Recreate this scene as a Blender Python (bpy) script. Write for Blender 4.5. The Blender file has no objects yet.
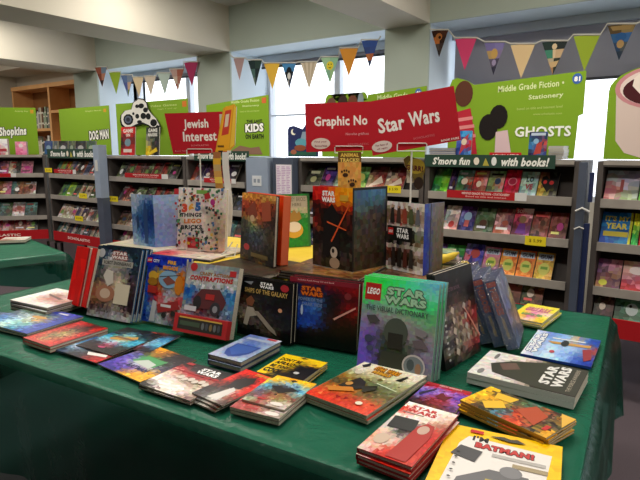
import bpy, math, random
from mathutils import Vector, Matrix
V = Vector
S = bpy.context.scene
COL = S.collection
PI = math.pi
R = math.radians

# ------------------------------------------------------------------ camera numbers (640x480 frame)
FPX = 540.0
PITCH = math.atan(90 / FPX)
YAW = R(35.1)
CZ = 1.40
_F0 = V((-math.sin(YAW), math.cos(YAW), 0)); _R = V((math.cos(YAW), math.sin(YAW), 0)); _Z = V((0, 0, 1))
_F = _F0 * math.cos(PITCH) - _Z * math.sin(PITCH)
_U = _F0 * math.sin(PITCH) + _Z * math.cos(PITCH)
EYE = V((0, 0, CZ))
def ray(x, y): return _F + _R * ((x - 320) / FPX) + _U * ((240 - y) / FPX)
def atz(x, y, z):
    d = ray(x, y); return EYE + d * ((z - CZ) / d.z)
def aty(x, y, Y):
    d = ray(x, y); return EYE + d * (Y / d.y)

# ------------------------------------------------------------------ colours and materials
def lin(c): return c / 12.92 if c <= .04045 else ((c + .055) / 1.055) ** 2.4
def hx(s):
    if not isinstance(s, str): return s
    if len(s) == 3: s = s[0]*2 + s[1]*2 + s[2]*2
    return tuple(int(s[i:i+2], 16) / 255 for i in (0, 2, 4))
def ink(c):                       # full-strength printing ink from a washed-out colour note
    m = sum(c) / 3; c = [m + (q - m) * 1.22 for q in c]
    return tuple(min(max(.5 + (q - .5) * 1.16 - .02, 0), 1) for q in c)
def L(s):
    c = hx(s); return (lin(c[0]), lin(c[1]), lin(c[2]), 1)

def mat(name, color=None, rough=.6, metal=0, spec=.5, noise=None, bump=None, emit=None, coat=0):
    m = bpy.data.materials.new(name); m.use_nodes = True
    nt = m.node_tree; b = nt.nodes['Principled BSDF']
    b.inputs['Roughness'].default_value = rough; b.inputs['Metallic'].default_value = metal
    b.inputs['Specular IOR Level'].default_value = spec
    b.inputs['Coat Weight'].default_value = coat
    if color is None:
        a = nt.nodes.new('ShaderNodeVertexColor'); a.layer_name = 'Col'
        nt.links.new(a.outputs['Color'], b.inputs['Base Color'])
    else:
        b.inputs['Base Color'].default_value = L(color)
    if noise:                       # (scale, second colour, detail)
        tc = nt.nodes.new('ShaderNodeTexCoord')
        n = nt.nodes.new('ShaderNodeTexNoise'); n.inputs['Scale'].default_value = noise[0]
        n.inputs['Detail'].default_value = noise[2]
        r = nt.nodes.new('ShaderNodeValToRGB')
        r.color_ramp.elements[0].color = L(color); r.color_ramp.elements[1].color = L(noise[1])
        r.color_ramp.elements[0].position = .35; r.color_ramp.elements[1].position = .65
        nt.links.new(tc.outputs['Object'], n.inputs['Vector'])
        nt.links.new(n.outputs['Fac'], r.inputs['Fac']); nt.links.new(r.outputs['Color'], b.inputs['Base Color'])
    if bump:                        # (scale, strength, distance)
        tc = nt.nodes.new('ShaderNodeTexCoord')
        n = nt.nodes.new('ShaderNodeTexNoise'); n.inputs['Scale'].default_value = bump[0]; n.inputs['Detail'].default_value = 4
        n.inputs['Distortion'].default_value = bump[3] if len(bump) > 3 else 0
        k = nt.nodes.new('ShaderNodeBump'); k.inputs['Strength'].default_value = bump[1]; k.inputs['Distance'].default_value = bump[2]
        nt.links.new(tc.outputs['Object'], n.inputs['Vector'])
        nt.links.new(n.outputs['Fac'], k.inputs['Height']); nt.links.new(k.outputs['Normal'], b.inputs['Normal'])
    if emit:
        b.inputs['Emission Color'].default_value = L(color); b.inputs['Emission Strength'].default_value = emit
    return m

M = {}
M['print'] = mat('printed_gloss', None, .38, spec=.45)
M['matte'] = mat('printed_matte', None, .75, spec=.2)
M['paper'] = mat('page_edges', 'cfc8b8', .85, noise=(400, 'b5ad9c', 2))
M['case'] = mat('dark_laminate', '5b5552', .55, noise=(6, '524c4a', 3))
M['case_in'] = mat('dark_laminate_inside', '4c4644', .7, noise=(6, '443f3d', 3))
M['lip'] = mat('grey_shelf_edge', 'a8a29a', .5, noise=(12, '9c968f', 2))
M['bluegrey'] = mat('blue_grey_metal', 'a4b4cc', .4, metal=.1, noise=(5, '9cacc4', 2))
M['blueslate'] = mat('slate_metal', '5a6478', .4, metal=.2, noise=(5, '525c70', 2))
M['navy'] = mat('navy_strap', '1c2c5c', .6)
M['wall_cream'] = mat('cream_paint', 'd3cdbf', .85, noise=(1.2, 'cdc7b8', 3), bump=(120, .1, .002))
M['wall_green'] = mat('sage_paint', 'b3bfb5', .85, noise=(1.2, 'adb9af', 3), bump=(120, .1, .002))
M['wall_window_lit'] = mat('window_lit_pale_blue', 'd3e0e8', .8, noise=(1.2, 'cedce5', 3), bump=(120, .1, .002))  # pale blue reveals, with window light put into the colour
M['ceiling'] = mat('ceiling_paint', 'd9d7d0', .9, noise=(2, 'd3d1ca', 3))
M['carpet'] = mat('carpet_pile', '655b61', .95, spec=.1, noise=(260, '534a50', 5), bump=(500, .6, .004))
M['cloth'] = mat('green_plastic_film', '0e3e32', .33, spec=.4, noise=(5, '0c392e', 3), bump=(9, .55, .012, 1.2))
def see_through(m, fac, tint):
    nt = m.node_tree; b = nt.nodes['Principled BSDF']; o = [n for n in nt.nodes if n.type == 'OUTPUT_MATERIAL'][0]
    t = nt.nodes.new('ShaderNodeBsdfTransparent'); t.inputs['Color'].default_value = L(tint); mx = nt.nodes.new('ShaderNodeMixShader'); mx.inputs[0].default_value = fac
    nt.links.new(b.outputs[0], mx.inputs[1]); nt.links.new(t.outputs[0], mx.inputs[2]); nt.links.new(mx.outputs[0], o.inputs[0])
see_through(M['cloth'], .46, '82e0c8')
M['blind'] = mat('grey_blind_fabric', 'a2a2aa', .9, noise=(3, '9c9ca4', 2))
b_ = M['blind'].node_tree; t_ = b_.nodes.new('ShaderNodeBsdfTranslucent'); t_.inputs['Color'].default_value = L('a8a8b0'); x_ = b_.nodes.new('ShaderNodeMixShader'); x_.inputs[0].default_value = .3
b_.links.new(b_.nodes['Principled BSDF'].outputs[0], x_.inputs[1]); b_.links.new(t_.outputs[0], x_.inputs[2]); b_.links.new(x_.outputs[0], b_.nodes['Material Output'].inputs[0])
M['rail'] = mat('blue_grey_rail', 'c0ccd8', .5)
M['darkrail'] = mat('dark_rail', '3d424c', .5)
M['frame'] = mat('window_frame_paint', 'd0d6de', .5)
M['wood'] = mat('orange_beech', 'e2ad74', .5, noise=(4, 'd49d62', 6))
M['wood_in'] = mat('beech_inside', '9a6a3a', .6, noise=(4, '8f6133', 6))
M['yellow'] = mat('yellow_paper', 'e6c83c', .6, noise=(14, 'dfc034', 3), bump=(22, .4, .006))
M['wire'] = mat('white_wire', 'd6d6d2', .35)
M['black'] = mat('black_metal', '151515', .45)
M['rubber'] = mat('black_rubber', '1a1a1a', .8)
M['string'] = mat('cotton_cord', 'd8d6cc', .8)
M['brown'] = mat('white_table_laminate', 'e4e0d8', .5)
# shrink wrap: thin clear film
def film():
    m = bpy.data.materials.new('clear_film'); m.use_nodes = True; nt = m.node_tree; nt.nodes.clear()
    o = nt.nodes.new('ShaderNodeOutputMaterial'); t = nt.nodes.new('ShaderNodeBsdfTransparent')
    g = nt.nodes.new('ShaderNodeBsdfGlossy'); g.inputs['Roughness'].default_value = .12
    mx = nt.nodes.new('ShaderNodeMixShader'); mx.inputs[0].default_value = .3
    n = nt.nodes.new('ShaderNodeTexNoise'); n.inputs['Scale'].default_value = 30
    k = nt.nodes.new('ShaderNodeBump'); k.inputs['Strength'].default_value = .8; k.inputs['Distance'].default_value = .01
    nt.links.new(n.outputs['Fac'], k.inputs['Height']); nt.links.new(k.outputs['Normal'], g.inputs['Normal'])
    nt.links.new(t.outputs[0], mx.inputs[1]); nt.links.new(g.outputs[0], mx.inputs[2]); nt.links.new(mx.outputs[0], o.inputs[0])
    return m
M['film'] = film()
def glass():
    m = bpy.data.materials.new('window_glass'); m.use_nodes = True; nt = m.node_tree; nt.nodes.clear()
    o = nt.nodes.new('ShaderNodeOutputMaterial'); t = nt.nodes.new('ShaderNodeBsdfTransparent')
    g = nt.nodes.new('ShaderNodeBsdfGlossy'); g.inputs['Roughness'].default_value = .02
    mx = nt.nodes.new('ShaderNodeMixShader'); mx.inputs[0].default_value = .06
    nt.links.new(t.outputs[0], mx.inputs[1]); nt.links.new(g.outputs[0], mx.inputs[2]); nt.links.new(mx.outputs[0], o.inputs[0])
    return m
M['glass'] = glass()

# ------------------------------------------------------------------ object helpers
def empty(name, loc=(0, 0, 0), rz=0):
    o = bpy.data.objects.new(name, None); COL.objects.link(o)
    o.location = loc; o.rotation_euler = (0, 0, rz); o.empty_display_size = .05
    return o
def tag(o, label, cat, group=None):
    o['label'] = label; o['category'] = cat
    if group: o['group'] = group
    return o
def link(name, me, parent=None):
    o = bpy.data.objects.new(name, me); COL.objects.link(o)
    if parent is not None: o.parent = parent
    return o
def dup(root, mw, label=None, group=None):
    r = root.copy(); COL.objects.link(r); r.matrix_world = mw
    if label: r['label'] = label
    if group: r['group'] = group
    for ch in list(root.children):
        c = ch.copy(); COL.objects.link(c); c.parent = r
        for g in list(ch.children):
            d = g.copy(); COL.objects.link(d); d.parent = c
    return r

class MB:
    """collects boxes / prisms / tubes of one or several materials or painted faces into one mesh"""
    def __init__(s): s.v = []; s.f = []; s.c = []; s.m = []; s.mats = []; s.mi = 0; s.smooth = False
    def use(s, m):
        if m not in s.mats: s.mats.append(m)
        s.mi = s.mats.index(m); return s
    def poly(s, pts, color='888'):
        i = len(s.v); s.v += [tuple(p) for p in pts]; s.f.append(tuple(range(i, i + len(pts)))); s.c.append(color); s.m.append(s.mi)
    def box(s, a, b, color='888', M4=None):
        x0, y0, z0 = a; x1, y1, z1 = b
        P = [V(p) for p in ((x0,y0,z0),(x1,y0,z0),(x1,y1,z0),(x0,y1,z0),(x0,y0,z1),(x1,y0,z1),(x1,y1,z1),(x0,y1,z1))]
        if M4: P = [M4 @ p for p in P]
        i = len(s.v); s.v += [tuple(p) for p in P]
        for f in ((0,3,2,1),(4,5,6,7),(0,1,5,4),(1,2,6,5),(2,3,7,6),(3,0,4,7)):
            s.f.append(tuple(i + k for k in f)); s.c.append(color); s.m.append(s.mi)
        return s
    def prism(s, pts, d, color='888', edge=None):
        """closed outline (3-D points) extruded along vector d"""
        n = len(pts); i = len(s.v); s.v += [tuple(p) for p in pts] + [tuple(V(p) + d) for p in pts]
        s.f.append(tuple(range(i, i + n))); s.c.append(color); s.m.append(s.mi)
        s.f.append(tuple(range(i + 2*n - 1, i + n - 1, -1))); s.c.append(edge or color); s.m.append(s.mi)
        for k in range(n):
            j = (k + 1) % n
            s.f.append((i + k, i + n + k, i + n + j, i + j)); s.c.append(edge or color); s.m.append(s.mi)
        return s
    def tube(s, pts, r, n=6, color='888'):
        pts = [V(p) for p in pts]; rings = []
        for k, p in enumerate(pts):
            a = pts[max(0, k - 1)]; b = pts[min(len(pts) - 1, k + 1)]; d = (b - a).normalized()
            up = V((0, 0, 1)) if abs(d.z) < .9 else V((1, 0, 0))
            x = d.cross(up).normalized(); y = d.cross(x)
            i = len(s.v); rings.append(i)
            s.v += [tuple(p + (x * math.cos(2*PI*q/n) + y * math.sin(2*PI*q/n)) * r) for q in range(n)]
        for a, b in zip(rings, rings[1:]):
            for q in range(n):
                w = (q + 1) % n; s.f.append((a+q, a+w, b+w, b+q)); s.c.append(color); s.m.append(s.mi)
        s.f.append(tuple(rings[0] + q for q in range(n))); s.f.append(tuple(rings[-1] + q for q in reversed(range(n))))
        s.c += [color] * 2; s.m += [s.mi] * 2
        return s
    def mesh(s, name, m=None):
        me = bpy.data.meshes.new(name); me.from_pydata(s.v, [], s.f)
        mats = s.mats or [m or M['print']]
        for q in mats: me.materials.append(q)
        me.polygons.foreach_set('material_index', s.m)
        ca = me.color_attributes.new('Col', 'FLOAT_COLOR', 'CORNER')
        flat = []
        for f, c in zip(s.f, s.c):
            q = L(c) if not (isinstance(c, tuple) and len(c) == 4) else c
            for _ in f: flat += q
        ca.data.foreach_set('color', flat)
        if s.smooth: me.polygons.foreach_set('use_smooth', [True] * len(s.f))
        me.update(); return me
    def build(s, name, m=None, parent=None): return link(name, s.mesh(name, m), parent)

def struct(name, mb, m=None, parent=None):
    o = mb.build(name, m, parent)
    if parent is None: o['kind'] = 'structure'
    return o

# ------------------------------------------------------------------ lettering and printed art
_tx = {}
def text_mesh(t, bold=.02, shear=0):
    k = (t, bold, shear)
    if k in _tx: return _tx[k]
    cu = bpy.data.curves.new('lettering', 'FONT'); cu.body = t; cu.size = 1; cu.offset = bold; cu.shear = shear
    cu.resolution_u = 2; cu.space_character = 1.0 + bold * 2
    ob = bpy.data.objects.new('lettering', cu); COL.objects.link(ob)
    me = bpy.data.meshes.new_from_object(ob)
    vs = [tuple(v.co) for v in me.vertices]; fs = [tuple(p.vertices) for p in me.polygons]
    bpy.data.objects.remove(ob); bpy.data.curves.remove(cu); bpy.data.meshes.remove(me)
    x0 = min(v[0] for v in vs); x1 = max(v[0] for v in vs); y0 = min(v[1] for v in vs); y1 = max(v[1] for v in vs)
    vs = [((v[0]-x0)/(x1-x0), (v[1]-y0)/(y1-y0)) for v in vs]
    _tx[k] = (vs, fs); return _tx[k]

class Face:
    """a printed panel: O bottom-left corner, ex/ey full edge vectors, n normal; art coordinates u right, v DOWN in 0..1"""
    def __init__(s, mb, O, ex, ey):
        s.mb = mb; s.O = V(O); s.ex = V(ex); s.ey = V(ey); s.n = s.ex.cross(s.ey).normalized(); s.k = 1
    def p(s, u, v, k=0): return s.O + s.ex * u + s.ey * (1 - v) + s.n * (k * .00025)
    def grid(s, rows, nx=12, ny=16, seed=0, contrast=.10, jit=.9, box=(0, 0, 1, 1)):
        rnd = random.Random(seed); g = [[hx(c) for c in r.split()] for r in rows]
        H = len(g)
        def smp(u, v):
            y = min(max(v * H - .5, 0), H - 1); y0 = int(y); y1 = min(y0 + 1, H - 1); fy = y - y0
            def rw(r):
                W = len(r); x = min(max(u * W - .5, 0), W - 1); x0 = int(x); x1 = min(x0 + 1, W - 1); fx = x - x0
                return [r[x0][i] * (1-fx) + r[x1][i] * fx for i in range(3)]
            a = rw(g[y0]); b = rw(g[y1]); return [a[i] * (1-fy) + b[i] * fy for i in range(3)]
        k = 0 if box == (0, 0, 1, 1) else s.k
        bx, by, bX, bY = box
        # shared jittered lattice, so that the patches look hand-cut and not square
        P = {}
        for j in range(ny + 1):
            for i in range(nx + 1):
                du = 0 if i in (0, nx) else rnd.uniform(-.38, .38); dv = 0 if j in (0, ny) else rnd.uniform(-.38, .38)
                P[i, j] = (bx + (bX-bx) * (i + du) / nx, by + (bY-by) * (j + dv) / ny)
        base = len(s.mb.v)
        for j in range(ny + 1):
            for i in range(nx + 1): s.mb.v.append(tuple(s.p(*P[i, j], k)))
        for j in range(ny):
            for i in range(nx):
                u = (i + .5 + rnd.uniform(-jit, jit)) / nx; v = (j + .5 + rnd.uniform(-jit, jit)) / ny
                c = smp(min(max(u, 0), 1), min(max(v, 0), 1)); d = rnd.uniform(-contrast, contrast)
                c = ink([min(max(q + d + rnd.uniform(-.03, .03), 0), 1) for q in c])
                a = base + j * (nx + 1) + i
                s.mb.f.append((a, a + nx + 1, a + nx + 2, a + 1)); s.mb.c.append(c); s.mb.m.append(s.mb.mi)
        if contrast >= .055 and nx >= 16:          # crisp little printed shapes on top
            for q in range(int(nx * ny * contrast * .85)):
                u = rnd.uniform(.05, .95); v = rnd.uniform(.05, .95); c = smp(u, v); dd = rnd.choice([-.24, -.2, .16, .2])
                c = ink([min(max(x + dd + rnd.uniform(-.04, .04), 0), 1) for x in c]); a0 = rnd.uniform(0, 6.28); rx = rnd.uniform(.012, .045); m = rnd.choice([3, 4, 5, 7])
                P = []
                for e in range(m):
                    a = a0 + 2 * PI * e / m; r_ = rx * rnd.uniform(.5, 1.3)
                    P.append((min(max(u + r_ * math.cos(a), .003), .997), min(max(v + .75 * r_ * math.sin(a), .003), .997)))
                P = [s.p(x, y, 1) + s.n * (q % 5) * .00002 for x, y in reversed(P)]
                if (P[1] - P[0]).cross(P[2] - P[1]).dot(s.n) < 0: P.reverse()
                s.mb.poly(P, c)
            s.k = max(s.k, 2)
        if k: s.k += 1
    def rect(s, x0, y0, x1, y1, c):
        s.mb.poly([s.p(x0, y1, s.k), s.p(x1, y1, s.k), s.p(x1, y0, s.k), s.p(x0, y0, s.k)], c); s.k += 1
    def pg(s, pts, c):
        P = [s.p(x, y, s.k) for x, y in pts]
        nn = V((0, 0, 0))
        for i in range(len(P)): nn += P[i].cross(P[(i + 1) % len(P)])
        if nn.dot(s.n) < 0: P.reverse()
        s.mb.poly(P, c); s.k += 1
    def ell(s, cx, cy, rx, ry, c, n=18):
        s.pg([(cx + rx * math.cos(2*PI*i/n), cy + ry * math.sin(2*PI*i/n)) for i in range(n)], c)
    def text(s, t, x0, y0, x1, y1, c, bold=.02, shear=0, slant=0, edge=None, ew=.012):
        """fits the lettering in the box; slant raises its right end (art units)"""
        vs, fs = text_mesh(t, bold, shear)
        if edge:
            for dx, dy in ((-ew, 0), (ew, 0), (0, -ew), (0, ew)):
                s._t(vs, fs, x0+dx, y0+dy, x1+dx, y1+dy, edge, slant)
            s.k += 1
        s._t(vs, fs, x0, y0, x1, y1, c, slant); s.k += 1
    def _t(s, vs, fs, x0, y0, x1, y1, c, slant):
        i = len(s.mb.v)
        for a, b in vs: s.mb.v.append(tuple(s.p(x0 + (x1-x0) * a, y1 + (y0-y1) * b - slant * a, s.k)))
        for f in fs: s.mb.f.append(tuple(i + q for q in f)); s.mb.c.append(c); s.mb.m.append(s.mb.mi)
    def run(s, ops):
        for op in ops: getattr(s, op[0])(*op[1:])

def SW(x0, y0, x1, y1, c='fff', edge=None):      # the two-line wordmark on many of the covers
    m = (y0 + y1) / 2
    return [('text', 'STAR', x0 + (x1-x0)*.04, y0, x1 - (x1-x0)*.04, m - (y1-y0)*.04, c, .055, 0, 0, edge),
            ('text', 'WARS', x0, m + (y1-y0)*.04, x1, y1, c, .055, 0, 0, edge)]
def LG(x0, y0, x1, y1):                          # the red square badge with white letters
    w = x1 - x0; h = y1 - y0
    return [('rect', x0, y0, x1, y1, 'd01a20'), ('text', 'LEGO', x0 + w*.1, y0 + h*.3, x1 - w*.1, y1 - h*.28, 'fff', .045, .25)]

# ------------------------------------------------------------------ books
def book(name, label, w, h, t, rows, ops=(), spine='333', back='222', hard=False, cat='book', group=None,
         nx=12, ny=16, seed=0, contrast=.1, edge=None, spine_ops=None):
    """lies on its back: x across from the spine, y up the cover, z thickness. parts: cover, pages"""
    root = empty(name); tag(root, label, cat, group)
    c = .0022 if hard else .0009; e = .004 if hard else .0012
    mb = MB(); mb.use(M['print'])
    mb.box((0, 0, 0), (w, h, c), back); mb.box((0, 0, t - c), (w, h, t), edge or spine); mb.box((-.0005, 0, 0), (c, h, t), spine)
    f = Face(mb, (0, 0, t + .0001), (w, 0, 0), (0, h, 0)); f.grid(rows, int(nx*DET), int(ny*DET), seed, contrast*.7, 1.1); f.run(ops)
    if spine_ops:
        fs = Face(mb, (-.0006, h, 0), (0, -h, 0), (0, 0, t)); fs.run(spine_ops)
    mb.build('cover', None, root)
    pb = MB(); pb.use(M['paper']); pb.box((c, e, c), (w - e, h - e, t - c)); pb.build('pages', None, root)
    root['_t'] = t
    return root
def frame_m(o, xd, n=None, lean=None):
    """matrix of a book whose origin is at o and whose spine-to-edge direction is xd (horizontal)"""
    x = V((xd[0], xd[1], 0)).normalized(); rz = math.atan2(x.y, x.x)
    m = Matrix.Translation(o) @ Matrix.Rotation(rz, 4, 'Z')
    if lean is not None: m = m @ Matrix.Rotation(R(90 - lean), 4, 'X')
    return m
def put(b, m): b.matrix_world = m; b.rotation_mode = 'XYZ'; return b

DET = 1.4
rnd = random.Random(7)
ORD = ['lowest', 'second lowest', 'third from the bottom', 'fourth from the bottom', 'fifth from the bottom']
def stack(b, a, c, z0, n, what, jitter=.004, dz=None, group=None, shift=(0, 0)):
    """b on top of n-1 copies; a, c = pixels of the top book's front corners (spine side first)"""
    t = b['_t']; zt = z0 + n * t
    A = atz(*a, zt); B = atz(*c, zt); d = B - A
    for i in range(n):
        top = i == n - 1
        jx, jy, jr = (0, 0, 0) if top else (rnd.uniform(-jitter, jitter) + shift[0]*(n-1-i), rnd.uniform(-jitter, jitter) + shift[1]*(n-1-i), rnd.uniform(-1.6, 1.6) * jitter / .004)
        o = A.copy(); o.z = z0 + i * (t + .0006)
        m = frame_m(o + V((jx, jy, 0)), Matrix.Rotation(R(jr), 3, 'Z') @ d)
        if top: put(b, m)
        else: dup(b, m, label='%s, %s of its stack' % (what, ORD[i]), group=group)
    if group: b['group'] = group
    return b

def W_of(a, c, z): return (atz(*a, z) - atz(*c, z)).length

# ================================================================== THE ROOM
YW, YP = 4.85, 4.30
ZB, ZC = 2.42, 2.87
mb = MB(); mb.box((-9.9, -3.2, -.1), (3.2, YW + .25, 0)); struct('floor', mb, M['carpet'])
mb = MB(); mb.box((-9.9, -3.2, ZC), (3.2, YW + .25, ZC + .1)); struct('ceiling', mb, M['ceiling'])
mb = MB(); mb.box((-9.9, -3.2, 0), (-9.78, YW + .25, ZC)); struct('wall_left', mb, M['wall_cream'])
mb = MB(); mb.box((3.1, -3.2, 0), (3.2, YW + .25, ZC)); struct('wall_right', mb, M['wall_cream'])
mb = MB(); mb.box((-9.78, -3.2, 0), (3.1, -3.1, ZC)); struct('wall_front', mb, mat('brown_paint', '7a6e62', .85))
PX = [(-7.12, -6.58), (-4.69, -4.18), (-2.34, -1.93), (.16, .6)]      # piers
SILL = .98
mb = MB()
mb.box((-9.78, YW, 0), (PX[0][1], YW + .2, ZC))                       # blind stretch behind the bookcase
for (a, b) in zip(PX, PX[1:] + [(3.1, 3.1)]):
    mb.box((a[1] if a is not PX[0] else PX[0][1], YW, 0), (b[0], YW + .2, SILL))
mb.use(M['wall_cream']); struct('wall_back', mb, M['wall_cream'])
for i, (a, b) in enumerate(PX):
    mb = MB(); mb.use(M['wall_green']); mb.box((a, YP, 0), (b, YP + .02, ZB)); mb.use(M['wall_window_lit']); mb.box((a, YP + .02, 0), (b, YW + .2, ZB))  # sage front plate; sides behind it coloured paler for the window light
    struct('trim_%d' % (i + 1), mb)
    # beam running from the pier into the room; its ends butt against ceiling and pier header
    mb = MB(); mb.use(M['wall_cream']); mb.box((a, -3.1, ZB), (b, YP, ZC)); struct('trim_%d' % (i + 11), mb)
ends = PX + [(3.1, 3.1)]
for i in range(4):
    x0 = PX[i][0]; x1 = ends[i + 1][0]
    mb = MB(); mb.use(M['wall_green']); mb.box((x0, YP, ZB), (x1, YP + .02, ZC)); mb.use(M['wall_window_lit']); mb.box((x0, YP + .02, ZB), (x1, YW + .2, ZC)); struct('trim_%d' % (i + 21), mb)  # header soffit gets the same window light painted into its colour
mb = MB(); mb.use(M['wall_cream']); mb.box((-9.78, YP, ZB + .2), (PX[0][0], YW, ZC)); struct('trim_31', mb)
# windows between the piers: frame, mullion, panes
for i in range(4):
    x0 = PX[i][1]; x1 = ends[i + 1][0]
    root = empty('window_%d' % (i + 1), ((x0 + x1) / 2, YW + .05, SILL)); root['kind'] = 'structure'
    w = (x1 - x0) / 2; h = ZB - SILL
    mb = MB(); mb.use(M['frame'])
    for s in (-1, 1): mb.box((s*w - .04 if s > 0 else -w, 0, 0), (w if s > 0 else -w + .04, .08, h))
    mb.box((-w, -.04, 0), (w, .1, .045)); mb.box((-w, 0, h - .05), (w, .08, h))
    mx = [-.45] if i == 0 else [.32] if i == 1 else [0]
    mx = [aty((188, 337, 560, 700)[i], 90, YW + .05).x - (x0 + x1) / 2]
    if i < 2: mb.box((-w, .01, aty(276, 116, YW).z - SILL), (w, .05, aty(276, 116, YW).z - SILL + .018))
    for q in mx: mb.box((q - .035, 0, 0), (q + .035, .08, h))
    mb.build('window_frame', None, root)
    mb = MB(); mb.use(M['glass']); mb.box((-w + .04, .035, .045), (w - .04, .041, h - .05)); mb.build('window_pane', None, root)
# blinds: rolled up in two bays, let down in the third and fourth
for i in range(4):
    x0 = PX[i][1]; x1 = ends[i + 1][0]
    drop = ZB - .11 if i < 2 else 1.955
    root = empty('roller_blind', ((x0 + x1) / 2, YW - .12, ZB)); w = (x1 - x0) / 2 - .03
    tag(root, ['rolled up blind above the window left of the first green pier', 'rolled up blind above the window behind the graphic sign',
               'grey roller blind pulled half down behind the mug and GHOSTS boards', 'grey roller blind at the far right bay'][i], 'blind')
    mb = MB(); mb.use(M['rail']); mb.box((-w, -.02, -.075), (w, .07, -.002)); mb.build('headrail', None, root)
    mb = MB(); mb.use(M['blind']); mb.box((-w + .02, .02, drop - ZB), (w - .02, .024, -.07)); mb.build('fabric', None, root)
    mb = MB(); mb.use(M['darkrail']); mb.box((-w + .02, .012, drop - ZB - .02), (w - .02, .032, drop - ZB)); mb.build('bottom_rail', None, root)

# wooden bookcase against the far left wall stretch
bc = empty('wooden_bookcase', (-8.22, 4.5, 0)); tag(bc, 'tall orange wood bookcase in the far left corner behind the green boards', 'bookcase')
hw = 1.04; HB = 2.38
mb = MB(); mb.use(M['wood'])
mb.box((-hw, 0, 0), (-hw + .04, .34, HB)); mb.build('side_panel', None, bc)
mb = MB(); mb.use(M['wood']); mb.box((hw - .04, 0, 0), (hw, .34, HB)); mb.build('side_panel', None, bc)
mb = MB(); mb.use(M['wood']); mb.box((.04, 0, .08), (.09, .34, HB - .05)); mb.build('divider', None, bc)
mb = MB(); mb.use(M['wood']); mb.box((-hw, -.01, HB - .05), (hw, .34, HB + .01)); mb.build('top_board', None, bc)
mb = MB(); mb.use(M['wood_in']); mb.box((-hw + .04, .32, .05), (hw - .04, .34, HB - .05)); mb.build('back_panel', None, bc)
shz = [(-hw + .04, .04, [.1, .5, .9, 1.25, 1.69]), (.09, hw - .04, [.1, .45, .8, 1.15, 1.5, 1.95])]
for x0, x1, zs in shz:
    for z in zs:
        mb = MB(); mb.use(M['wood']); mb.box((x0, .005, z), (x1, .32, z + .04)); mb.build('shelf', None, bc)
rr = random.Random(3); n = 0
def nth(k): return ['first', 'second', 'third', 'fourth', 'fifth', 'sixth', 'seventh', 'eighth', 'ninth', 'tenth', 'eleventh', 'twelfth', 'thirteenth', 'fourteenth', 'fifteenth', 'sixteenth', 'seventeenth', 'eighteenth', 'nineteenth', 'twentieth'][k]
for z, zn in ((1.73, 'upper'), (1.29, 'lower')):
    x = -.50; k = 0
    while x < -.03:
        t = rr.uniform(.03, .06); h = rr.uniform(.24, .33)
        cn, cc = rr.choice([('pale green', '9aa890'), ('cream', 'c8c0a8'), ('dark green', '46584a'), ('grey', '8d8c88'), ('brown', '6a4a3a'), ('white', 'd2d0c8')])
        mb = MB(); mb.use(M['matte']); mb.box((0, 0, 0), (t, .2, h), cc); mb.box((0, -.0006, h * .7), (t, 0, h * .78), 'ddd8c8'); mb.box((0, -.0006, h * .2), (t, 0, h * .28), 'ddd8c8')
        o = mb.build('shelved_book'); o.location = (-8.22 + x, 4.53, z + .0005)
        tag(o, '%s book spine, %s from left on %s shelf of wooden bookcase' % (cn, nth(k), zn), 'book', 'books in the wooden bookcase')
        x += t + .002; k += 1

# ================================================================== DISPLAY CASES
def case(loc, rz, w, label, skip=()):
    r = empty('display_case', loc, rz); tag(r, label, 'display case', 'grey rolling display cases')
    D = .42
    for s in (0, w - .03):
        mb = MB(); mb.use(M['case']); mb.box((s, 0, .33), (s + .03, D, 1.34)); mb.build('side_panel', None, r)
    mb = MB(); mb.use(M['case']); mb.box((.03, -.012, 1.31), (w - .03, D, 1.34)); mb.use(M['lip']); mb.box((.03, -.016, 1.32), (w - .03, -.012, 1.345)); mb.build('top_board', None, r)
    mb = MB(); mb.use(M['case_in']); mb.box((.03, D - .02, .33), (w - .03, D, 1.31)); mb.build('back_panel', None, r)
    for z in SHZ:
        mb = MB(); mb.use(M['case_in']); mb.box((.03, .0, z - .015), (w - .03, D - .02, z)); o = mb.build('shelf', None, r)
        mb = MB(); mb.use(M['lip'] if z > .5 else M['matte']); mb.box((.03, -.012, z - .03 if z > .5 else z - .09), (w - .03, 0, z + .018), 'b81c24'); lp = mb.build('shelf_lip', None, o)
        if z < .5:
            mb.k = 0; mt = MB(); mt.use(M['matte']); f = Face(mt, (w*.3, -.0121, z - .06), (w*.4, 0, 0), (0, 0, .05)); f.text('SCHOLASTIC', 0, .2, 1, .8, 'ffe8e0', .03); mt.build('lettering', None, o)
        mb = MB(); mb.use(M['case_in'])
        mb.prism([V((.03, .06, z)), V((.03, .20, z + .185)), V((.03, .205, z + .185)), V((.03, .065, z))], V((w - .06, 0, 0))); mb.build('book_rest', None, o)
    for x in (.06, w - .06):
        for y in (.06, D - .06):
            mb = MB(); mb.use(M['black']); mb.box((x - .012, y - .012, .05), (x + .012, y + .012, .33)); 
            mb.tube([(x - .012, y, .028), (x + .012, y, .028)], .028, 12); mb.build('castor_leg', None, r)
    return r
SHZ = [1.12, .88, .63, .46]
CY = 3.30
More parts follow.
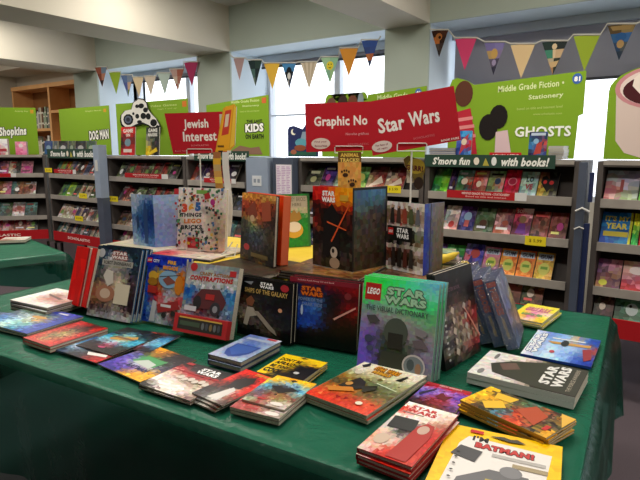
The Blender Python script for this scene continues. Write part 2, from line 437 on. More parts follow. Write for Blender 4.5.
CASES = {
 'A': dict(x=-6.98, y=2.54, rz=R(46), w=1.10, say='leftmost angled case', lab='grey display case standing at an angle at the far left edge'),
 'B': dict(x=-6.12, y=CY, rz=0, w=1.09, say='case left of blue post', lab='grey display case with a red base, left of the pale blue post'),
 'C': dict(x=-4.97, y=CY, rz=0, w=1.17, say='case under controller board', lab='grey display case below the board with the game controller'),
 'G': dict(x=-3.79, y=CY, rz=0, w=.75, say='case left of blue cabinet', lab='grey display case directly left of the pale blue cabinet panel'),
 'D': dict(x=-2.52, y=CY, rz=0, w=1.03, say='case behind red sign pair', lab='grey display case behind the two overlapping red signs'),
 'E': dict(x=-1.48, y=CY, rz=0, w=.925, say='case under dark green banner', lab='grey display case under the big dark green banner, right of centre'),
 'F': dict(x=-.47, y=CY, rz=0, w=1.1, say='case under mug board', lab='grey display case at the right edge below the mug board'),
}
for k, c in CASES.items():
    case((c['x'], c['y'], 0), c['rz'], c['w'], c['lab'])

# ---- face-out books on the case shelves. entry: (width, height, colours..., plain colour words)
def shelf_row(key, lvl, x0, items, gap=.006, lean=33):
    c = CASES[key]; z = SHZ[lvl]; x = x0
    ln = ['top', 'second', 'third', 'bottom'][lvl]
    M0 = Matrix.Translation((c['x'], c['y'], 0)) @ Matrix.Rotation(c['rz'], 4, 'Z')
    for i, it in enumerate(items):
        it = (it[0] * ({0: .88, 1: 1.0}.get(lvl, 1) if key == 'E' else 1),) + tuple(it[1:])
        w, h, rows, words = it[0], it[1], it[2], it[3]
        if x + w > c['w'] - .035: break
        t = .012; mb = MB(); mb.use(M['print']); mb.box((0, 0, 0), (w, h, t), 'b8b2a6')
        f = Face(mb, (0, 0, t + .0002), (w, 0, 0), (0, h, 0)); f.grid(rows.split('/'), 6, 8, hash_(key, lvl, i), .12)
        if len(it) > 4: f.run(it[4])
        else:
            r2 = random.Random(hash_(key, lvl, i) + 5)
            y = r2.choice([.08, .1, .72]); f.rect(.12, y, .12 + r2.uniform(.4, .76), y + .09, r2.choice(['eee', 'ee8', 'fff', '222', 'f66', 'dde']))
            f.ell(.5 + r2.uniform(-.15, .15), .5 + r2.uniform(-.08, .12), r2.uniform(.14, .26), r2.uniform(.10, .18), r2.choice(['edc', 'a54', '346', '532', 'fff', '7a5', 'c49']))
        o = mb.build('face_out_book')
        o.matrix_world = M0 @ Matrix.Translation((x, .018, z + .002)) @ Matrix.Rotation(R(90 - lean), 4, 'X')
        if t*math.sin(R(lean)) > 0: pass
        tag(o, '%s face-out book, %s from left, %s shelf, %s' % (words, nth(i), ln, c['say']), 'book', 'face-out books in the display cases')
        x += w + gap
def hash_(k, l, i): return ord(k) * 1000 + l * 100 + i

PAL = [('pink', 'd8a/c68/a47'), ('white and red', 'ddd/c55/bbb'), ('dark purple', '546/324/658'), ('teal', '7aa/488/245'), ('orange', 'c85/a52/742'),
       ('dark grey', '666/333/555'), ('green', '8a6/563/453'), ('brown', '865/543/876'), ('blue', '68b/346/457'), ('cream', 'dcb/a98/cb9'), ('red', 'c33/822/b54'), ('black', '222/443/111')]
def soft(rows):
    out = []
    for r in rows.split('/'):
        o = []
        for c in r.split():
            v = [int(x, 16) for x in c]; m = sum(v) / 3; o.append(''.join('%x' % int(round(m + (x - m) * .55)) for x in v))
        out.append(' '.join(o))
    return '/'.join(out)
def rnd_items(seed, n, bias=None, h=(.165, .19), w=(.115, .14)):
    q = random.Random(seed); out = []
    for i in range(n):
        a = PAL[q.choice(bias) if bias else q.randrange(len(PAL))]; b = PAL[q.choice(bias) if bias else q.randrange(len(PAL))]
        rows = '/'.join(x + ' ' + y for x, y in zip(a[1].split('/'), b[1].split('/')))
        out.append((q.uniform(*w), q.uniform(*h), soft(rows), a[0] if a[0] == b[0] or ' and ' in a[0] else a[0] + ' and ' + b[0].split(' ')[-1]))
    return out
def it(w, h, rows, words, ops=None): return (w, h, rows, words, ops) if ops is not None else (w, h, rows, words)
heart = [('pg', [(.5, .8), (.1, .42), (.14, .2), (.34, .14), (.5, .28), (.66, .14), (.86, .2), (.9, .42)], '111'), ('ell', .32, .4, .1, .08, 'c33'), ('ell', .66, .42, .12, .08, 'c33')]
gum = [('rect', .08, .06, .92, .28, 'bcd'), ('text', 'GUM', .18, .1, .82, .25, '446', .04), ('ell', .5, .6, .32, .22, 'dd6'), ('rect', .3, .52, .7, .62, '7a3')]
# E : the best visible case
shelf_row('E', 0, .04, [
 it(.12, .18, '676 474/5a5 8a4/476 6a3', 'green and yellow', []),
 it(.05, .17, '546 335/324 224', 'dark blue'), it(.11, .17, '7a9 8aa/465 a54/574 356', 'teal'),
 it(.10, .17, 'b65 a88/a44 c99/633 854', 'brownish red'), it(.11, .17, 'aba 8a8/896 d88/676 898', 'sage green'),
 it(.10, .18, 'a24 b35/b35 a24/914 924', 'crimson', [('ell', .5, .45, .3, .16, 'd89'), ('ell', .5, .45, .24, .12, 'a24')]),
 it(.11, .17, 'acc bcc/bcb acc/9bb abb', 'pale blue lettered', [('text', 'LO', .3, .2, .75, .42, '355', .05), ('text', 'VE', .3, .5, .75, .72, 'a45', .05)]),
 it(.12, .17, '754 333/b95 222/a94 554', 'black and yellow heart', heart)])
shelf_row('E', 1, .035, [
 it(.085, .18, '435 546/324 646/213 435', 'dark violet', [('ell', .5, .5, .25, .25, '648')]),
 it(.095, .18, 'ddd edd/9aa cbb/dcc b88', 'white photo', [('ell', .55, .75, .2, .13, 'b33')]),
 it(.10, .18, '648 435/89c 547/436 336', 'purple', [('ell', .5, .4, .25, .18, '9bd'), ('rect', .35, .55, .65, .8, 'c66')]),
 it(.115, .175, '565 676/676 453/554 565', 'olive grey'), it(.105, .18, '755 966/dbb 645/854 b88', 'white and maroon'),
 it(.105, .19, 'b56 fcc/835 745/634 858', 'pink and purple', [('text', 'SOPHIE', .1, .05, .9, .18, 'fdd', .03), ('ell', .5, .4, .2, .13, '864'), ('pg', [(.2, .9), (.8, .9), (.68, .55), (.35, .55)], '628')]),
 it(.095, .175, '633 955/a76 754/544 855', 'rusty red'), it(.095, .175, '744 855/965 643/744 533', 'brown and red')])
shelf_row('E', 2, .035, [
 it(.10, .17, '87a 769/658 98a/547 658', 'lilac', []),
 it(.12, .17, '6a7 484/376 265/686 365', 'green', []),
 it(.12, .19, '88b 66a/c55 55a/77a 557', 'blue and red', [('ell', .55, .35, .25, .18, 'b44'), ('pg', [(.1, .9), (.4, .4), (.5, .7)], '338')]),
 it(.10, .18, 'c9b c8a/c8a b98/c9a c8b', 'pink chart', gum), it(.10, .18, 'd95 d84/d95 c84/d84 d95', 'orange chart', gum), it(.10, .18, 'd84 c73/d95 c84/d84 c84', 'deep orange chart', gum), it(.10, .18, 'ca5 b94/d95 ca5/ba4 ca6', 'ochre chart', gum)])
shelf_row('E', 3, .10, rnd_items(41, 6, [5, 4, 6, 11]) )
shelf_row('F', 0, .04, [
 it(.16, .19, 'bcc aab/c99 bbc/b88 9a8', 'pale patterned', [('rect', .45, .3, .55, .7, 'a55')]),
 it(.17, .19, '8bd 9ce/8bd ac9/7a5 7a4', 'sky blue and green', [('pg', [(.3, .75), (.35, .25), (.4, .75)], 'dca'), ('pg', [(.5, .75), (.55, .35), (.62, .75)], 'c98'), ('rect', .1, .75, .9, .8, '585')]),
 it(.16, .19, 'dcb cdd/b98 ddd/bba ccb', 'cream'), ] + rnd_items(5, 4))
shelf_row('F', 1, .035, [
 it(.15, .20, '37a 48b/37a 27a/36a 48a', 'blue lettered', [('text', 'IT\'S MY', .1, .12, .9, .28, 'ed5', .04), ('text', 'YEAR', .14, .34, .86, .52, 'ed5', .05), ('rect', .1, .6, .9, .75, 'dc4'), ('rect', .92, 0, 1, 1, 'cc3')]),
 it(.03, .20, 'dd5 cc4/4a5 495', 'narrow yellow', []),
 it(.17, .20, 'b23 c34/b24 a23/b23 c23', 'bright red patterned', [('text', 'PU', .4, .4, .75, .55, 'fcc', .03), ('ell', .25, .25, .08, .06, 'e88'), ('ell', .7, .75, .1, .07, 'e99'), ('ell', .3, .7, .07, .05, 'e88')]),
] + rnd_items(6, 4, [10, 8, 6]))
shelf_row('F', 2, .035, [
 it(.12, .18, '868 c9a/524 a87/b96 534', 'plum and white', [('ell', .3, .8, .18, .1, 'dd3')]),
 it(.14, .18, 'ecb dab/b78 fdd/923 c78', 'pink princess', [('ell', .5, .3, .28, .14, 'fee')]),
 it(.13, .19, '9bb 577/8aa 466/577 344', 'grey green', [('ell', .5, .3, .25, .08, 'dee')]), ] + rnd_items(8, 3))
shelf_row('F', 3, .035, [it(.10, .17, '443 654/332 533', 'dark brown'), it(.15, .18, '576 8a9/465 9ba/354 687', 'grey green cartoon', [('ell', .55, .6, .2, .2, 'cdd'), ('ell', .5, .5, .05, .05, '222')]),
 it(.12, .18, 'b55 c66/da6 b75/954 a54', 'red and tan'), ] + rnd_items(9, 3))
shelf_row('D', 0, .04, [
 it(.14, .16, '444 565/333 443/554 332', 'black and olive', [('rect', .2, .15, .8, .3, 'cca'), ('ell', .5, .6, .2, .16, 'bb8')]),
 it(.12, .18, '548 325/636 437/313 324', 'dark purple'), it(.14, .18, '9aa 787/898 676', 'grey', []),
 it(.12, .18, '8a7 9b8/6a8 474/585 ac7', 'green', [('ell', .5, .5, .3, .2, 'cc6')]),
 it(.14, .185, '422 533/a97 733/dcb 843', 'dark red and cream', [('pg', [(.1, .9), (.9, .7), (.7, .4)], 'edc')]),
 it(.14, .185, '433 522/dcb 844/ba9 744', 'brown and cream', [('pg', [(.1, .9), (.9, .7), (.75, .45)], 'edc')]),
 it(.12, .18, '476 365/365 254', 'dark teal', [])])
shelf_row('D', 1, .04, rnd_items(12, 7, [3, 8, 5, 4]))
shelf_row('D', 2, .04, rnd_items(13, 7, [6, 5, 8, 1]))
shelf_row('D', 3, .04, rnd_items(14, 7))
shelf_row('G', 0, .04, rnd_items(21, 5, [5, 10, 11, 2])); shelf_row('G', 1, .04, rnd_items(22, 5, [5, 8, 11])); shelf_row('G', 2, .04, rnd_items(23, 5, [3, 5, 8])); shelf_row('G', 3, .04, rnd_items(24, 5))
shelf_row('C', 0, .12, rnd_items(31, 8, [6, 10, 11, 5, 10, 7])); shelf_row('C', 1, .12, rnd_items(32, 8, [5, 10, 6, 11])); shelf_row('C', 2, .08, rnd_items(33, 7, [5, 7, 1, 9])); shelf_row('C', 3, .08, rnd_items(34, 8, [1, 9, 5]))
shelf_row('B', 0, .10, [it(.07, .17, '576 687/464 575', 'grey green'), it(.09, .17, 'b95 8a6/5a7 796', 'green and orange'), it(.08, .17, 'b54 dc5/57a a65', 'bright multicoloured')] + rnd_items(52, 6, [8, 4, 1, 5], w=(.08, .11)))
shelf_row('B', 1, .16, [it(.13, .18, '685 576/564 474', 'mossy green'), it(.13, .18, '9b4 8a5/ab4 9b6/793 675', 'lime green'), it(.10, .17, '565 454/343 565', 'dark grey')] + rnd_items(53, 5, [6, 5, 9], w=(.09, .12)))
shelf_row('B', 2, .10, rnd_items(54, 9, [5, 1, 7, 9, 2], w=(.09, .12)))
shelf_row('B', 3, .06, rnd_items(55, 9, [3, 9, 1, 5, 8], w=(.09, .11)))
shelf_row('A', 0, .04, rnd_items(61, 8, [0, 5, 0, 9, 2], w=(.12, .13))); shelf_row('A', 1, .04, rnd_items(62, 8, [4, 3, 0, 1], w=(.12, .13)))
shelf_row('A', 2, .04, rnd_items(63, 8, [1, 3, 6, 9], w=(.12, .13))); shelf_row('A', 3, .04, rnd_items(64, 8, [10, 5, 1], w=(.12, .13)))

# ---- red strips and yellow tags clipped to the shelf edges
def lip_tag(px0, px1, py, Y, h, kind, label):
    a = aty(px0, py, Y); b = aty(px1, py, Y); w = (b - a).length; cz = min(SHZ, key=lambda s: abs(s - a.z)); 
    mb = MB(); mb.use(M['matte']); col = 'b51e26' if kind == 'strip' else 'f0dc2c'
    mb.box((0, -.0015, -h/2), (w, 0, h/2), col)
    f = Face(mb, (0, -.0016, -h/2), (w, 0, 0), (0, 0, h))
    if kind == 'strip':
        f.rect(.86, 0, 1, 1, 'ddd'); f.text('MIDDLE GRADE FICTION - STATIONERY', .2, .18, .8, .48, 'f4dcd8', .02); f.text('Based on title and interest', .25, .6, .76, .82, 'e8b8b4', .01)
    elif kind == 'plain': f.text('SERIES', .3, .3, .7, .7, 'f4dcd8', .02)
    else: f.text('$ 5.99', .2, .3, .8, .7, '8a7a18', .02)
    o = mb.build('shelf_strip' if kind != 'tag' else 'price_tag'); o.location = (a.x, a.y, a.z); tag(o, label, 'shelf strip' if kind != 'tag' else 'price tag')
YL = CY - .0125
lip_tag(447, 527, 193.5, YL, .048, 'strip', 'long red strip on the top shelf edge under the dark green banner')
lip_tag(320, 384, 188, YL, .04, 'strip', 'red strip on the shelf edge behind the brown animal book')
lip_tag(386, 401, 189, YL, .05, 'tag', 'yellow tag on the shelf edge beside the small yellow oval book')
lip_tag(525, 546, 240, YL, .055, 'tag', 'yellow tag on second shelf edge of the case right of centre')
lip_tag(125, 168, 175, YL, .045, 'strip', 'red strip on the shelf edge below the game controller board')
lip_tag(204, 236, 180, YL, .04, 'strip', 'red strip on the shelf edge behind the hanging yellow strap')
lip_tag(108, 118, 198.5, YL, .055, 'tag', 'yellow tag on second shelf edge just right of blue post')
lip_tag(54, 76, 171, YL, .045, 'strip', 'red strip on top shelf edge of the case left of blue post')
lip_tag(45, 52, 170, YL, .05, 'tag', 'yellow tag at left end of top shelf edge, left of blue post')
lip_tag(79, 87, 195.5, YL, .055, 'tag', 'yellow tag on second shelf edge of the case left of blue post')
lip_tag(75, 83, 218, YL, .055, 'tag', 'yellow tag on third shelf edge of the case left of blue post')
# tags on the angled case
cA = CASES['A']; MA = Matrix.Translation((cA['x'], cA['y'], 0)) @ Matrix.Rotation(cA['rz'], 4, 'Z')
for lv, x, w, kind, lb in ((0, .5, .28, 'strip', 'red strip on top shelf edge of the far left angled case'), (1, .42, .1, 'tag', 'yellow tag on second shelf edge of far left angled case'), (2, .42, .1, 'tag', 'yellow tag on third shelf edge of far left angled case')):
    mb = MB(); mb.use(M['matte']); mb.box((0, -.0015, -.022), (w, 0, .022), 'b51e26' if kind == 'strip' else 'f0dc2c')
    if kind == 'strip': Face(mb, (0, -.0016, -.022), (w, 0, 0), (0, 0, .044)).rect(.8, 0, 1, 1, 'ddd')
    o = mb.build('shelf_strip' if kind == 'strip' else 'price_tag'); o.matrix_world = MA @ Matrix.Translation((x, -.0125, SHZ[lv] - .004)); tag(o, lb, 'shelf strip' if kind == 'strip' else 'price tag')

# ---- things between the cases
r = empty('folding_post', (-4.985, 3.19, 0)); tag(r, 'pale blue folding post between two left display cases', 'post')
mb = MB(); mb.use(M['bluegrey']); mb.box((-.05, 0, .92), (.045, .09, 1.45)); mb.build('upper_panel', None, r)
mb = MB(); mb.use(M['blueslate']); mb.box((-.05, .01, .3), (.05, .09, .92)); mb.build('lower_panel', None, r)
mb = MB(); mb.use(M['black']); mb.tube([(0, .05, .03), (0, .05, .3)], .014, 8); mb.tube([(-.012, .05, .028), (.012, .05, .028)], .028, 12); mb.build('castor_leg', None, r)
mb = MB(); mb.use(M['wire']); mb.box((-.02, -.006, 1.19), (.02, 0, 1.30)); mb.build('latch', None, r)
r = empty('cabinet_panel', (-2.875, 3.22, 0)); tag(r, 'pale blue cabinet panel with small white label behind the open comic book', 'cabinet')
mb = MB(); mb.use(M['bluegrey']); mb.box((-.11, 0, .3), (.115, .4, 1.34)); mb.build('body', None, r)
mb = MB(); mb.use(M['matte']); mb.box((-.045, -.002, 1.12), (.05, 0, 1.2), 'dfe4ea'); mb.box((-.03, -.0025, 1.145), (-.004, -.002, 1.175), '9aa4b4'); mb.box((.01, -.0025, 1.145), (.035, -.002, 1.175), '9aa4b4'); mb.build('paper_label', None, r)
for x in (-.1, .1):
    mb = MB(); mb.use(M['black']); mb.box((x - .012, .1, 0), (x + .012, .3, .3)); mb.build('leg', None, r)
r = empty('notice_panel', (-2.625, 3.24, 0)); tag(r, 'slate panel carrying a white printed sheet left of the red sign pair', 'cabinet')
mb = MB(); mb.use(M['blueslate']); mb.box((-.10, 0, .3), (.098, .4, 1.34)); mb.build('body', None, r)
mb = MB(); mb.use(M['matte']); mb.box((-.065, -.002, 1.05), (.085, 0, 1.29), 'f8f0fa')
rq = random.Random(2)
for i in range(17):
    for j in range(3):
        mb.box((-.058 + j*.047, -.0026, 1.065 + i*.0128), (-.058 + j*.047 + rq.uniform(.02, .042), -.002, 1.070 + i*.0128), 'd0a8d8')
mb.build('printed_sheet', None, r)
for x in (-.08, .08):
    mb = MB(); mb.use(M['black']); mb.box((x - .012, .1, 0), (x + .012, .3, .3)); mb.build('leg', None, r)
# hinge gap between the two right-hand cases
r = empty('hinged_door', (-.530, 3.22, 0)); tag(r, 'slim slate metal door with strap and clips between the two right cases', 'cabinet door')
mb = MB(); mb.use(M['blueslate']); mb.box((-.018, 0, .3), (.022, .035, 1.335)); mb.build('door_panel', None, r)
mb = MB(); mb.use(M['navy']); mb.box((.023, .03, .45), (.05, .06, 1.0)); mb.box((.035, .02, 1.12), (.052, .06, 1.28)); mb.build('strap', None, r)
mb = MB(); mb.use(M['wire'])
mb.tube([(-.018, -.006, 1.07), (.015, -.012, 1.09), (.052, -.006, 1.07)], .006, 6); mb.tube([(-.018, -.006, .97), (.008, -.01, .985), (.03, -.004, .975)], .004, 6); mb.build('clip', None, r)
mb = MB(); mb.use(M['black']); mb.box((-.01, .005, 0), (.01, .03, .3)); mb.build('leg', None, r)

# ================================================================== BOARDS ON TOP OF THE CASES
ZT = 1.346
GREEN = '7ea428'
def board(name, label, px0, px1, pytop, Y, ops, color=GREEN, outline=None, cat='sign', grid=None, zb=ZT, t=.006):
    a = aty(px0, 160, Y); b = aty(px1, 160, Y); zt = aty((px0 + px1) / 2, pytop, Y).z
    w = b.x - a.x; h = zt - zb
    mb = MB(); mb.use(M['matte'])
    pts = outline or [(0, 1), (1, 1), (1, 0), (0, 0)]
    P = [V((u * w, 0, (1 - v) * h)) for u, v in pts]
    nn = V((0, 0, 0))
    for i in range(len(P)): nn += (P[i]).cross(P[(i + 1) % len(P)])
    if nn.y > 0: P.reverse()
    mb.prism(P, V((0, t, 0)), color, 'a09070')
    f = Face(mb, (0, -.0002, 0), (w, 0, 0), (0, 0, h)); f.run(ops)
    o = mb.build(name); o.location = (a.x, Y, zb); tag(o, label, cat); return o
Yb = CY + .34
# reading-girls board: the people are replaced by plain colour shapes
def arc(cx, cy, rx, ry, a0, a1, n=8): return [(cx + rx * math.cos(R(a0 + (a1-a0)*i/n)), cy + ry * math.sin(R(a0 + (a1-a0)*i/n))) for i in range(n + 1)]
board('cardboard_sign', 'large green cardboard board reading GHOSTS behind the dark green banner', 447, 579.5, 73.5, Yb, [
  ('text', 'Middle Grade Fiction \u2022', .39, .135, .86, .21, 'dce8b0', .02, 0, .03), ('text', 'Stationery', .62, .26, .86, .33, 'dce8b0', .02, 0, .015),
  ('text', 'based on title and interest level', .54, .40, .86, .43, 'b8d070', .01, 0, .01), ('text', 'www.scholastic.com', .66, .47, .86, .495, 'b8d070', .01),
  ('ell', .945, .11, .033, .058, '3f66b0'), ('text', '81', .925, .085, .965, .14, 'fff', .05),
  ('ell', .12, .20, .075, .16, '5a3426'),
  ('pg', [(.07, .42), (.18, .38), (.23, .75), (.25, .95), (.09, .95)], 'b8283a'), ('pg', [(.08, .50), (.2, .48), (.205, .52), (.08, .545)], 'e08a8a'), ('pg', [(.08, .60), (.215, .58), (.22, .62), (.08, .645)], 'e08a8a'), ('pg', [(.08, .72), (.23, .70), (.235, .74), (.085, .765)], 'e08a8a'),
  ('pg', arc(.33, .62, .075, .16, 0, 360, 14), '1c1716'), ('pg', arc(.405, .50, .07, .145, 0, 360, 14), '1c1716'), 
  ('pg', [(.39, .68), (.48, .66), (.52, .98), (.39, .98)], 'd8bcc0'), 
  ('text', 'GHOSTS', .535, .625, .93, .745, 'f4f6ee', .03)],
  outline=[(0, 1), (0, .10), (.02, .02), (.06, .0), (.14, .04), (.2, .1), (1, .03), (1, .5), (.97, .52), (.96, 1)])
def mini(name, label, px0, px1, py0, Y, rows, ops=(), t=.012, cat='book', zb=ZT, lean=8, nx=6, ny=8):
    a = aty(px0, 160, Y); b = aty(px1, 160, Y); w = b.x - a.x; h = aty((px0+px1)/2, py0, Y).z - zb
    root = empty(name); tag(root, label, cat)
    mb = MB(); mb.use(M['print']); mb.box((0, 0, t - .001), (w, h, t), '333'); mb.box((0, 0, 0), (.001, h, t), '444'); mb.box((0, 0, 0), (w, h, .001), '333')
    f = Face(mb, (0, 0, t + .0001), (w, 0, 0), (0, h, 0)); f.grid(rows.split('/'), nx, ny, len(label), .08); f.run(ops)
    mb.build('cover', None, root); mb = MB(); mb.use(M['paper']); mb.box((.001, .001, .001), (w - .001, h - .001, t - .001)); mb.build('pages', None, root)
    root.matrix_world = Matrix.Translation((a.x, Y, zb + .001)) @ Matrix.Rotation(R(90 - lean), 4, 'X')
    return root
YF = CY + .12
mini('standing_book', 'blue and red comic standing on the case left of GHOSTS lettering', 456, 471, 131, YF, '4688b0 5a9ac0/405890 b04050/3a4a80 4a78b0', [('pg', [(.2, .9), (.4, .3), (.8, .1), (.6, .6)], 'b03848'), ('ell', .5, .4, .18, .12, 'd8c8b0')], lean=5)
mini('standing_book', 'dark blue comic standing in front of the word GHOSTS', 528, 546, 132, YF, '2a3c58 32486a/4a7aa0 b05048/3a3050 486a98', [('rect', .1, .04, .9, .14, 'b8c8dc'), ('pg', [(.3, .85), (.45, .45), (.75, .35), (.7, .8)], 'b04038'), ('ell', .4, .35, .15, .1, '88b0d0')], lean=5)
def paperstack(px0, px1, py0, Y, n, cols, words, grp, zb=ZT, d=.14):
    a = aty(px0, 160, Y); b = aty(px1, 160, Y); w = b.x - a.x; H = aty((px0+px1)/2, py0, Y).z - zb; t = H / n
    for i in range(n):
        mb = MB(); mb.use(M['print']); c = cols[i % len(cols)]
        mb.box((0, 0, 0), (w, d, t * .12), c); mb.box((0, 0, t * .84), (w, d, t * .95), c); mb.box((0, d - .002, 0), (w, d, t * .95), c)
        mb.box((.002, .002, t * .1), (w - .002, d - .002, t * .86), 'cfcabd')
        o = mb.build('paperback_book'); o.location = (a.x + rnd.uniform(-.003, .003), Y + rnd.uniform(-.004, .004), zb + i * t + .0006)
        tag(o, '%s, %s from the pile bottom' % (words, nth(i)), 'book', grp)
paperstack(429, 455, 148, CY + .1, 6, ['5068a0', '46588c', '6074a8'], 'blue paperback lying left of the blue and red comic', 'pile of blue paperbacks')
paperstack(547.5, 563, 146, CY + .1, 8, ['c8ccd2', 'b4bcc6', 'd4d4d4'], 'pale paperback lying right of the dark blue comic', 'pile of pale paperbacks')
board('logo_tag', 'small red publisher tag standing at the foot of the GHOSTS board', 489, 521, 152.5, CY + .04, [('text', 'SCHOLASTIC', .1, .25, .92, .8, 'f8d8d4', .03)], color='cc2430', zb=ZT + .001)
# dark green banner hanging at the case front
def banner(px0, px1, py0, py1, Y, label, parts=True):
    a = aty(px0, py0, Y); b = aty(px1, py0, Y); w = b.x - a.x; h = a.z - aty(px0, py1, Y).z
    mb = MB(); mb.use(M['matte']); mb.box((0, -.003, -h), (w, 0, 0), '2f4a3e')
    f = Face(mb, (0, -.0031, -h), (w, 0, 0), (0, 0, h))
    f.text("S'more fun", .07, .2, .38, .82, 'f2f4ee', .045, .25); f.ell(.43, .5, .022, .3, 'e8e0d0'); f.pg([(.48, .85), (.5, .25), (.53, .85)], 'b0a848'); f.ell(.565, .5, .02, .34, 'e8ecec')
    f.text('with books!', .62, .18, .96, .86, 'f2f4ee', .045, .25)
    o = mb.build('shelf_banner'); o.location = (a.x, Y, a.z); tag(o, label, 'banner')
banner(425, 556, 154.5, 166.5, CY - .017, "dark green banner with white lettering S'more fun with books")
banner(47, 97, 149, 158, CY - .017, 'dark green banner with white lettering on the left case beside the blue post')
banner(194, 249, 151, 160.5, CY - .017, 'dark green banner with white lettering left of the blue cabinet panel')
# mug board
board('cardboard_sign', 'green cardboard board with a big cup of cocoa at the right edge', 603, 735, 62, Yb, [
  ('pg', [(.06, .24), (.82, .24), (.80, .8), (.72, .93), (.6, .98), (.3, .98), (.17, .93), (.09, .8)], 'd9c6bd'),
  ('ell', .44, .24, .39, .235, 'c98a90', 30), ('ell', .44, .24, .35, .20, 'e6d4cc', 30), ('ell', .44, .265, .325, .175, '4a1c22', 30),
  ('pg', [(.20, .14), (.27, .06), (.40, .10), (.38, .30), (.28, .34), (.19, .22)], 'efe2d6'), ('pg', [(.5, .12), (.62, .16), (.6, .32), (.48, .28)], 'e8dacc')],
  outline=[(0, 1), (0, .3)] + arc(.44, .26, .44, .26, 180, 360, 14) + [(1, .2), (1, 1)], grid=None)
# controller board
board('cardboard_sign', 'green cardboard board with a spotted game controller, left of the red interest sign', 119, 190, 101, Yb, [
  ('text', 'Video Games', .5, .07, .86, .11, 'c8dc88', .01), ('rect', .93, .04, .985, .14, 'd07830'), ('text', 'Ages 7 and up', .6, .14, .86, .17, 'b8d070', .01)], zb=ZT)
aC = aty(120.5, 130, Yb - .02)
mb = MB(); mb.use(M['matte'])
ctl = [(0, .60), (.02, .45), (.12, .33), (.3, .30), (.36, .1), (.5, 0), (.62, .03), (.70, .14), (.72, .3), (.80, .45), (.92, .62), (1, .82), (.98, 1), (.9, .96), (.72, .80), (.58, .72), (.42, .76), (.26, .84), (.1, .84), (.02, .74)]
bC = aty(161, 130, Yb - .02); wC = bC.x - aC.x; zt = aty(140, 98, Yb - .02).z; zb_ = aty(140, 134, Yb - .02).z; hC = zt - zb_
P = [V((u * wC, 0, (1 - v) * hC)) for u, v in ctl]; nn = V((0, 0, 0))
for i in range(len(P)): nn += P[i].cross(P[(i+1) % len(P)])
if nn.y > 0: P.reverse()
mb.prism(P, V((0, .005, 0)), '1a1c1a', '222')
f = Face(mb, (0, -.0002, 0), (wC, 0, 0), (0, 0, hC))
f.pg([((u - .5) * .93 + .5, (v - .48) * .9 + .46) for u, v in ctl], 'e2e0da')
for cx, cy, rx, ry in ((.22, .58, .13, .16), (.45, .5, .05, .07), (.56, .22, .07, .07), (.66, .34, .06, .07), (.60, .5, .07, .09), (.46, .22, .05, .05), (.5, .66, .06, .05), (.72, .52, .06, .09), (.36, .42, .03, .04), (.84, .7, .08, .10), (.93, .86, .05, .09)):
    f.ell(cx, cy, rx, ry, '16181c', 10)
f.ell(.22, .58, .09, .11, '5a6274', 12); f.ell(.22, .58, .05, .06, '2a2e38', 10)
o = mb.build('controller_cutout'); o.location = (aC.x, Yb - .02, zb_); tag(o, 'white game controller cutout with black spots on a green board', 'sign')
mini('standing_book', 'red GAME ON book standing under the controller cutout', 122, 136, 127, YF, 'b02028 a81c24/3a3034 701c20/983038 a82028', [('text', 'GAME', .15, .06, .85, .2, 'f0e8e0', .04), ('text', 'ON', .35, .23, .65, .34, 'f0e8e0', .04), ('ell', .5, .55, .22, .14, '6a8a98'), ('rect', .2, .78, .8, .9, 'd8c8c0')], lean=5)
mini('standing_book', 'black and white book with a yellow foot, right of the GAME ON book', 147, 160, 127, YF, '484848 2c2c2c/8a8a80 3a3a38/c8b030 2a2a2a', [('text', 'GAME', .15, .05, .85, .18, 'e0e0d8', .04), ('text', 'MAKERS', .15, .21, .85, .33, 'e0e0d8', .04), ('pg', [(.1, .95), (.8, .72), (.9, .85), (.3, .98)], 'e0c020')], lean=5)
# far left boards
board('cardboard_sign', 'green cardboard board reading DOG MAN behind a row of dark books', 62.5, 112, 107, Yb, [
  ('text', 'Graphic Novels', .55, .07, .86, .11, 'c8dc88', .01), ('rect', .9, .06, .95, .13, 'c89830'), ('text', 'DOG MAN', .6, .50, .97, .70, 'f4f4ec', .04, 0, .03, '1a1a1a', .015)])
for i, (px0, px1, cc, wd) in enumerate(((46, 54, '4a5a78 3c5078/3a5a8a 34496c', 'dark blue'), (55, 59, '6a7078 50565c', 'slim grey'), (60, 69, '2c2c30 404048/707880 303034', 'black and grey'), (70, 76, '4c5450 586058/3c4440 4a524c', 'grey green'), (77, 87, '28282c 3c3c44/686c74 2c2c30', 'black'), (88, 97, '5a6a60 48564e/58685c 3c483f', 'olive grey'))):
    mini('standing_book', '%s book standing below the DOG MAN board, %s in its row' % (wd, nth(i)), px0, px1, 141, YF, cc, lean=5, nx=4, ny=6, ops=[('ell', .5, .5, .28, .18, ['88a0b8', '9a9a9a', 'b8b8b8', '8a9a88', 'a8a8a8', '98a890'][i])])
